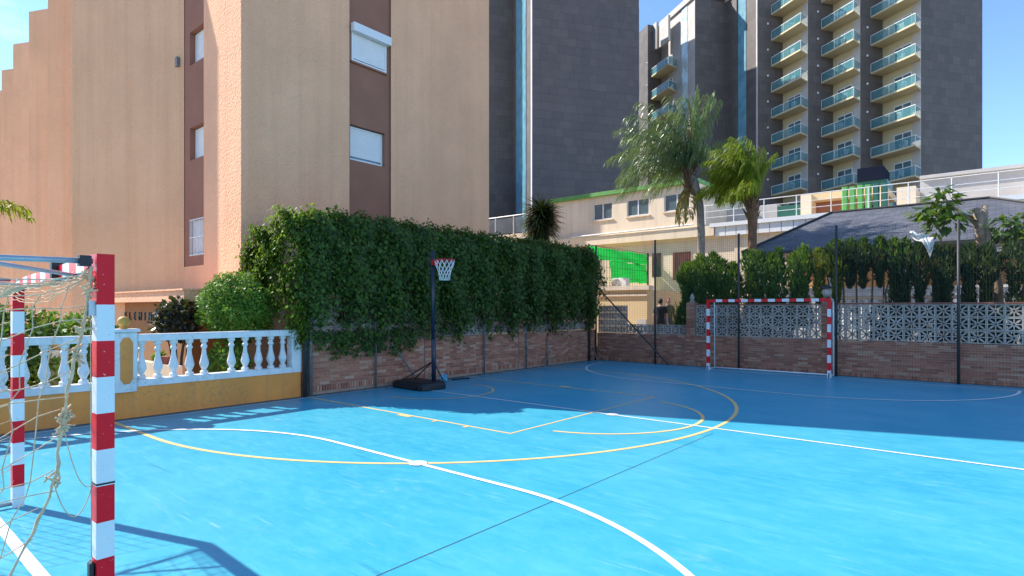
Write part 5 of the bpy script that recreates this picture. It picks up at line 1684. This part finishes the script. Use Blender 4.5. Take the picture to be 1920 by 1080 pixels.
# yucca behind the ivy
yc = thing('yucca', 'dark spiky yucca head rising behind the ivy', 'yucca', (-15.14, 20, 0))
MB().tube([(-15.14, 20, 0), (-15.1, 20, 3), (-15.14, 20, 5.6)], [0.2, 0.16, 0.14], 10).build('trunk', 'bark_brown', yc, smooth=True)
n = 850
d = unit(rng.normal(size=(n, 3)) * np.array([1, 1, 0.9]) + np.array([0, 0, 0.05]))
P = np.array([-15.14, 20, 5.65]) + np.stack([np.zeros(n), np.zeros(n), rng.uniform(-0.55, 0.35, n)], 1)
Lf = rng.uniform(0.85, 1.2, n)
mid = P + d * (Lf * 0.55)[:, None]
tipv = mid + unit(d + np.array([0, 0, -0.55])) * (Lf * 0.5)[:, None]
wv = unit(np.cross(d, np.array([0.1, 0.2, 1.0]))) * 0.036
V1 = np.stack([P - wv, P + wv, mid + wv, mid - wv], 1).reshape(-1, 3); V2 = np.stack([mid - wv, mid + wv, tipv + wv * 0.05, tipv - wv * 0.05], 1).reshape(-1, 3)
np_mesh('leaves', *cat_geo([(V1, np.arange(len(V1)).reshape(-1, 4)), (V2, np.arange(len(V2)).reshape(-1, 4))]), 'yucca', yc)

# pruned fig trees
def fig(label, loc, trunks, clusters):
    t = thing('fig_tree', label, 'tree', loc)
    for pts, rs in trunks:
        MB().tube(pts, rs, 9).build('trunk', 'bark_fig', t, smooth=True)
    for c, rad, n, size in clusters:
        d = unit(rng.normal(size=(n, 3)))
        P = np.array(c) + d * np.array(rad) * (rng.uniform(0.3, 1, n) ** 0.6)[:, None]
        D = unit(d * np.array([1, 1, 0.3]) + np.array([0, 0, -0.55]) + rng.normal(0, 0.3, (n, 3)))
        N = unit(np.array([0, 0, 1.0]) + d * 0.4 + rng.normal(0, 0.25, (n, 3)))
        L = size * rng.uniform(0.7, 1.2, n)
        np_mesh('leaf_cluster', *leaf_geo(P, D, N, L, L * 0.5, 0.14), 'fig', t)
    return t
FYY = 19.6
fig('pruned fig tree with cut stubs and large glossy leaves', (-0.3, FYY, 0.4),
    [([(-0.25, FYY, 0.4), (-0.3, FYY, 2.0), (-0.38, FYY, 3.2), (-0.46, FYY, 3.9), (-0.52, FYY, 4.45)], [0.17, 0.15, 0.13, 0.10, 0.075]),
     ([(-0.05, FYY + 0.1, 0.4), (-0.1, FYY, 2.4), (-0.2, FYY, 3.3), (-0.36, FYY, 4.0), (-0.34, FYY, 4.5)], [0.14, 0.13, 0.10, 0.09, 0.06]),
     ([(-0.36, FYY, 3.2), (-0.42, FYY - 0.1, 3.9), (-0.42, FYY - 0.1, 4.3)], [0.09, 0.09, 0.085]),
     ([(-0.50, FYY, 4.0), (-0.8, FYY, 4.35), (-1.1, FYY, 4.65), (-1.25, FYY, 4.95)], [0.05, 0.035, 0.025, 0.012])],
    [((-1.25, FYY, 4.85), (0.38, 0.4, 0.35), 70, 0.32), ((-1.55, FYY, 4.45), (0.38, 0.4, 0.22), 50, 0.30), ((-1.05, FYY - 0.1, 4.25), (0.5, 0.4, 0.26), 75, 0.32), ((-1.4, FYY, 4.0), (0.28, 0.3, 0.2), 24, 0.26), ((-0.05, FYY, 3.95), (0.3, 0.35, 0.35), 45, 0.28)])
fig('second fig tree at the right edge with low leafy crown', (0.75, FYY, 0.4),
    [([(0.55, FYY, 0.4), (0.5, FYY, 2.6), (0.55, FYY, 3.6), (0.72, FYY, 4.3)], [0.13, 0.12, 0.10, 0.07])],
    [((0.25, FYY, 3.95), (0.35, 0.35, 0.28), 60, 0.27), ((0.35, FYY, 3.45), (0.38, 0.35, 0.3), 60, 0.27), ((0.8, FYY, 4.1), (0.4, 0.35, 0.3), 50, 0.27)])

# ================================================================== PEOPLE
def person(label, loc, face, pose, shirt, lower, hair, cap=False):
    """one skinned body; facing +y locally before rotation by face"""
    t = thing('person', label, 'person', loc)
    V = []; Eg = []; Rd = []
    def add(p, r, par=None):
        V.append(p); Rd.append(r)
        if par is not None: Eg.append((par, len(V) - 1))
        return len(V) - 1
    pel = add((0, 0, 0.95), (0.155, 0.115))
    wa = add((0, 0.0, 1.10), (0.145, 0.105), pel)
    ch = add((0, 0.0, 1.30), (0.195, 0.13), wa)
    sh = add((0, -0.01, 1.43), (0.12, 0.085), ch)
    nk = add((0, 0.0, 1.52), (0.055, 0.055), sh)
    hd0 = add((0, 0.02, 1.59), (0.075, 0.085), nk)
    hd1 = add((0, 0.02, 1.67), (0.082, 0.098), hd0)
    hd2 = add((0, 0.01, 1.73), (0.06, 0.075), hd1)
    add((0, 0.125, 1.635), (0.012, 0.014), hd1)
    for s_ in (-1, 1):
        arm = pose['L' if s_ < 0 else 'R']
        so = add((s_ * 0.19, 0, 1.41), (0.062, 0.062), sh)
        el = add((s_ * arm[0][0], arm[0][1], arm[0][2]), (0.043, 0.043), so)
        wr = add((s_ * arm[1][0], arm[1][1], arm[1][2]), (0.030, 0.026), el)
        d = (Vector(V[wr]) - Vector(V[el])).normalized()
        sd = d.orthogonal().normalized()
        pm_ = add(tuple(Vector(V[wr]) + d * 0.07), (0.036, 0.018), wr)
        for q in range(4):
            f0 = add(tuple(Vector(V[pm_]) + d * 0.035 + sd * (q - 1.5) * 0.019), (0.009, 0.009), pm_)
            f1 = add(tuple(Vector(V[f0]) + d * (0.045 - 0.006 * abs(q - 1.3))), (0.008, 0.008), f0)
        th_ = add(tuple(Vector(V[wr]) + d * 0.05 + sd * 0.045), (0.010, 0.010), wr)
        hp0 = add((s_ * 0.095, 0, 0.90), (0.095, 0.09), pel)
        kn = add((s_ * 0.10, 0.02, 0.50), (0.062, 0.062), hp0)
        an = add((s_ * 0.10, -0.01, 0.09), (0.042, 0.042), kn)
        add((s_ * 0.11, 0.15, 0.035), (0.04, 0.03), an)
    me = bpy.data.meshes.new('body')
    me.from_pydata(V, Eg, [])
    o = bpy.data.objects.new('body_tmp', me); COL.objects.link(o)
    md = o.modifiers.new('skin', 'SKIN'); md.use_smooth_shade = True
    sv = me.skin_vertices[0].data
    for i, r_ in enumerate(Rd):
        sv[i].radius = r_
        sv[i].use_root = (i == 0)
    o.modifiers.new('sub', 'SUBSURF').levels = 2
    dg = bpy.context.evaluated_depsgraph_get()
    bme_ = bpy.data.meshes.new_from_object(o.evaluated_get(dg))
    bpy.data.objects.remove(o)
    bme_.name = 'body'
    bme_.materials.clear()
    for q in ('skin', shirt, lower, 'black'): bme_.materials.append(MT[q])
    for p in bme_.polygons:
        c = p.center
        arm_len = (abs(c.x) > 0.2 and c.z < 1.22)
        if c.z > 1.475: k = 0
        elif c.z < 0.085: k = 3
        elif c.z < 0.98 and abs(c.x) < 0.2: k = 2
        elif arm_len: k = 0
        else: k = 1
        p.material_index = k
    b = link('body', bme_, t); b.rotation_euler = (0, 0, face)
    hm_ = MB()
    hm_.lathe((0, -0.01, 1.655), [(0.066, -0.075), (0.086, -0.03), (0.089, 0.02), (0.084, 0.06), (0.062, 0.092), (0.03, 0.108), (0.004, 0.112)], 14)
    h = hm_.mesh('hair', [hair], smooth=True)
    ho = link('cap' if cap else 'hair', h, t); ho.rotation_euler = (0, 0, face)
    return t
down = dict(L=[(0.24, -0.02, 1.13), (0.25, 0.06, 0.88)], R=[(0.24, -0.02, 1.13), (0.25, 0.06, 0.88)])
bent = dict(L=[(0.25, -0.03, 1.14), (0.16, 0.2, 1.08)], R=[(0.27, -0.03, 1.15), (0.30, 0.18, 1.05)])
person('person in black t-shirt seen from behind beside a fence post', (-9.74, 20.2, 0.42), R(20), down, 'shirt_black', 'shirt_black', 'hair_dark')
person('person in olive top and jeans with reddish cap facing the court', (-9.80, 21.0, 0.46), R(225), bent, 'shirt_olive', 'jeans', 'hair_red', True)
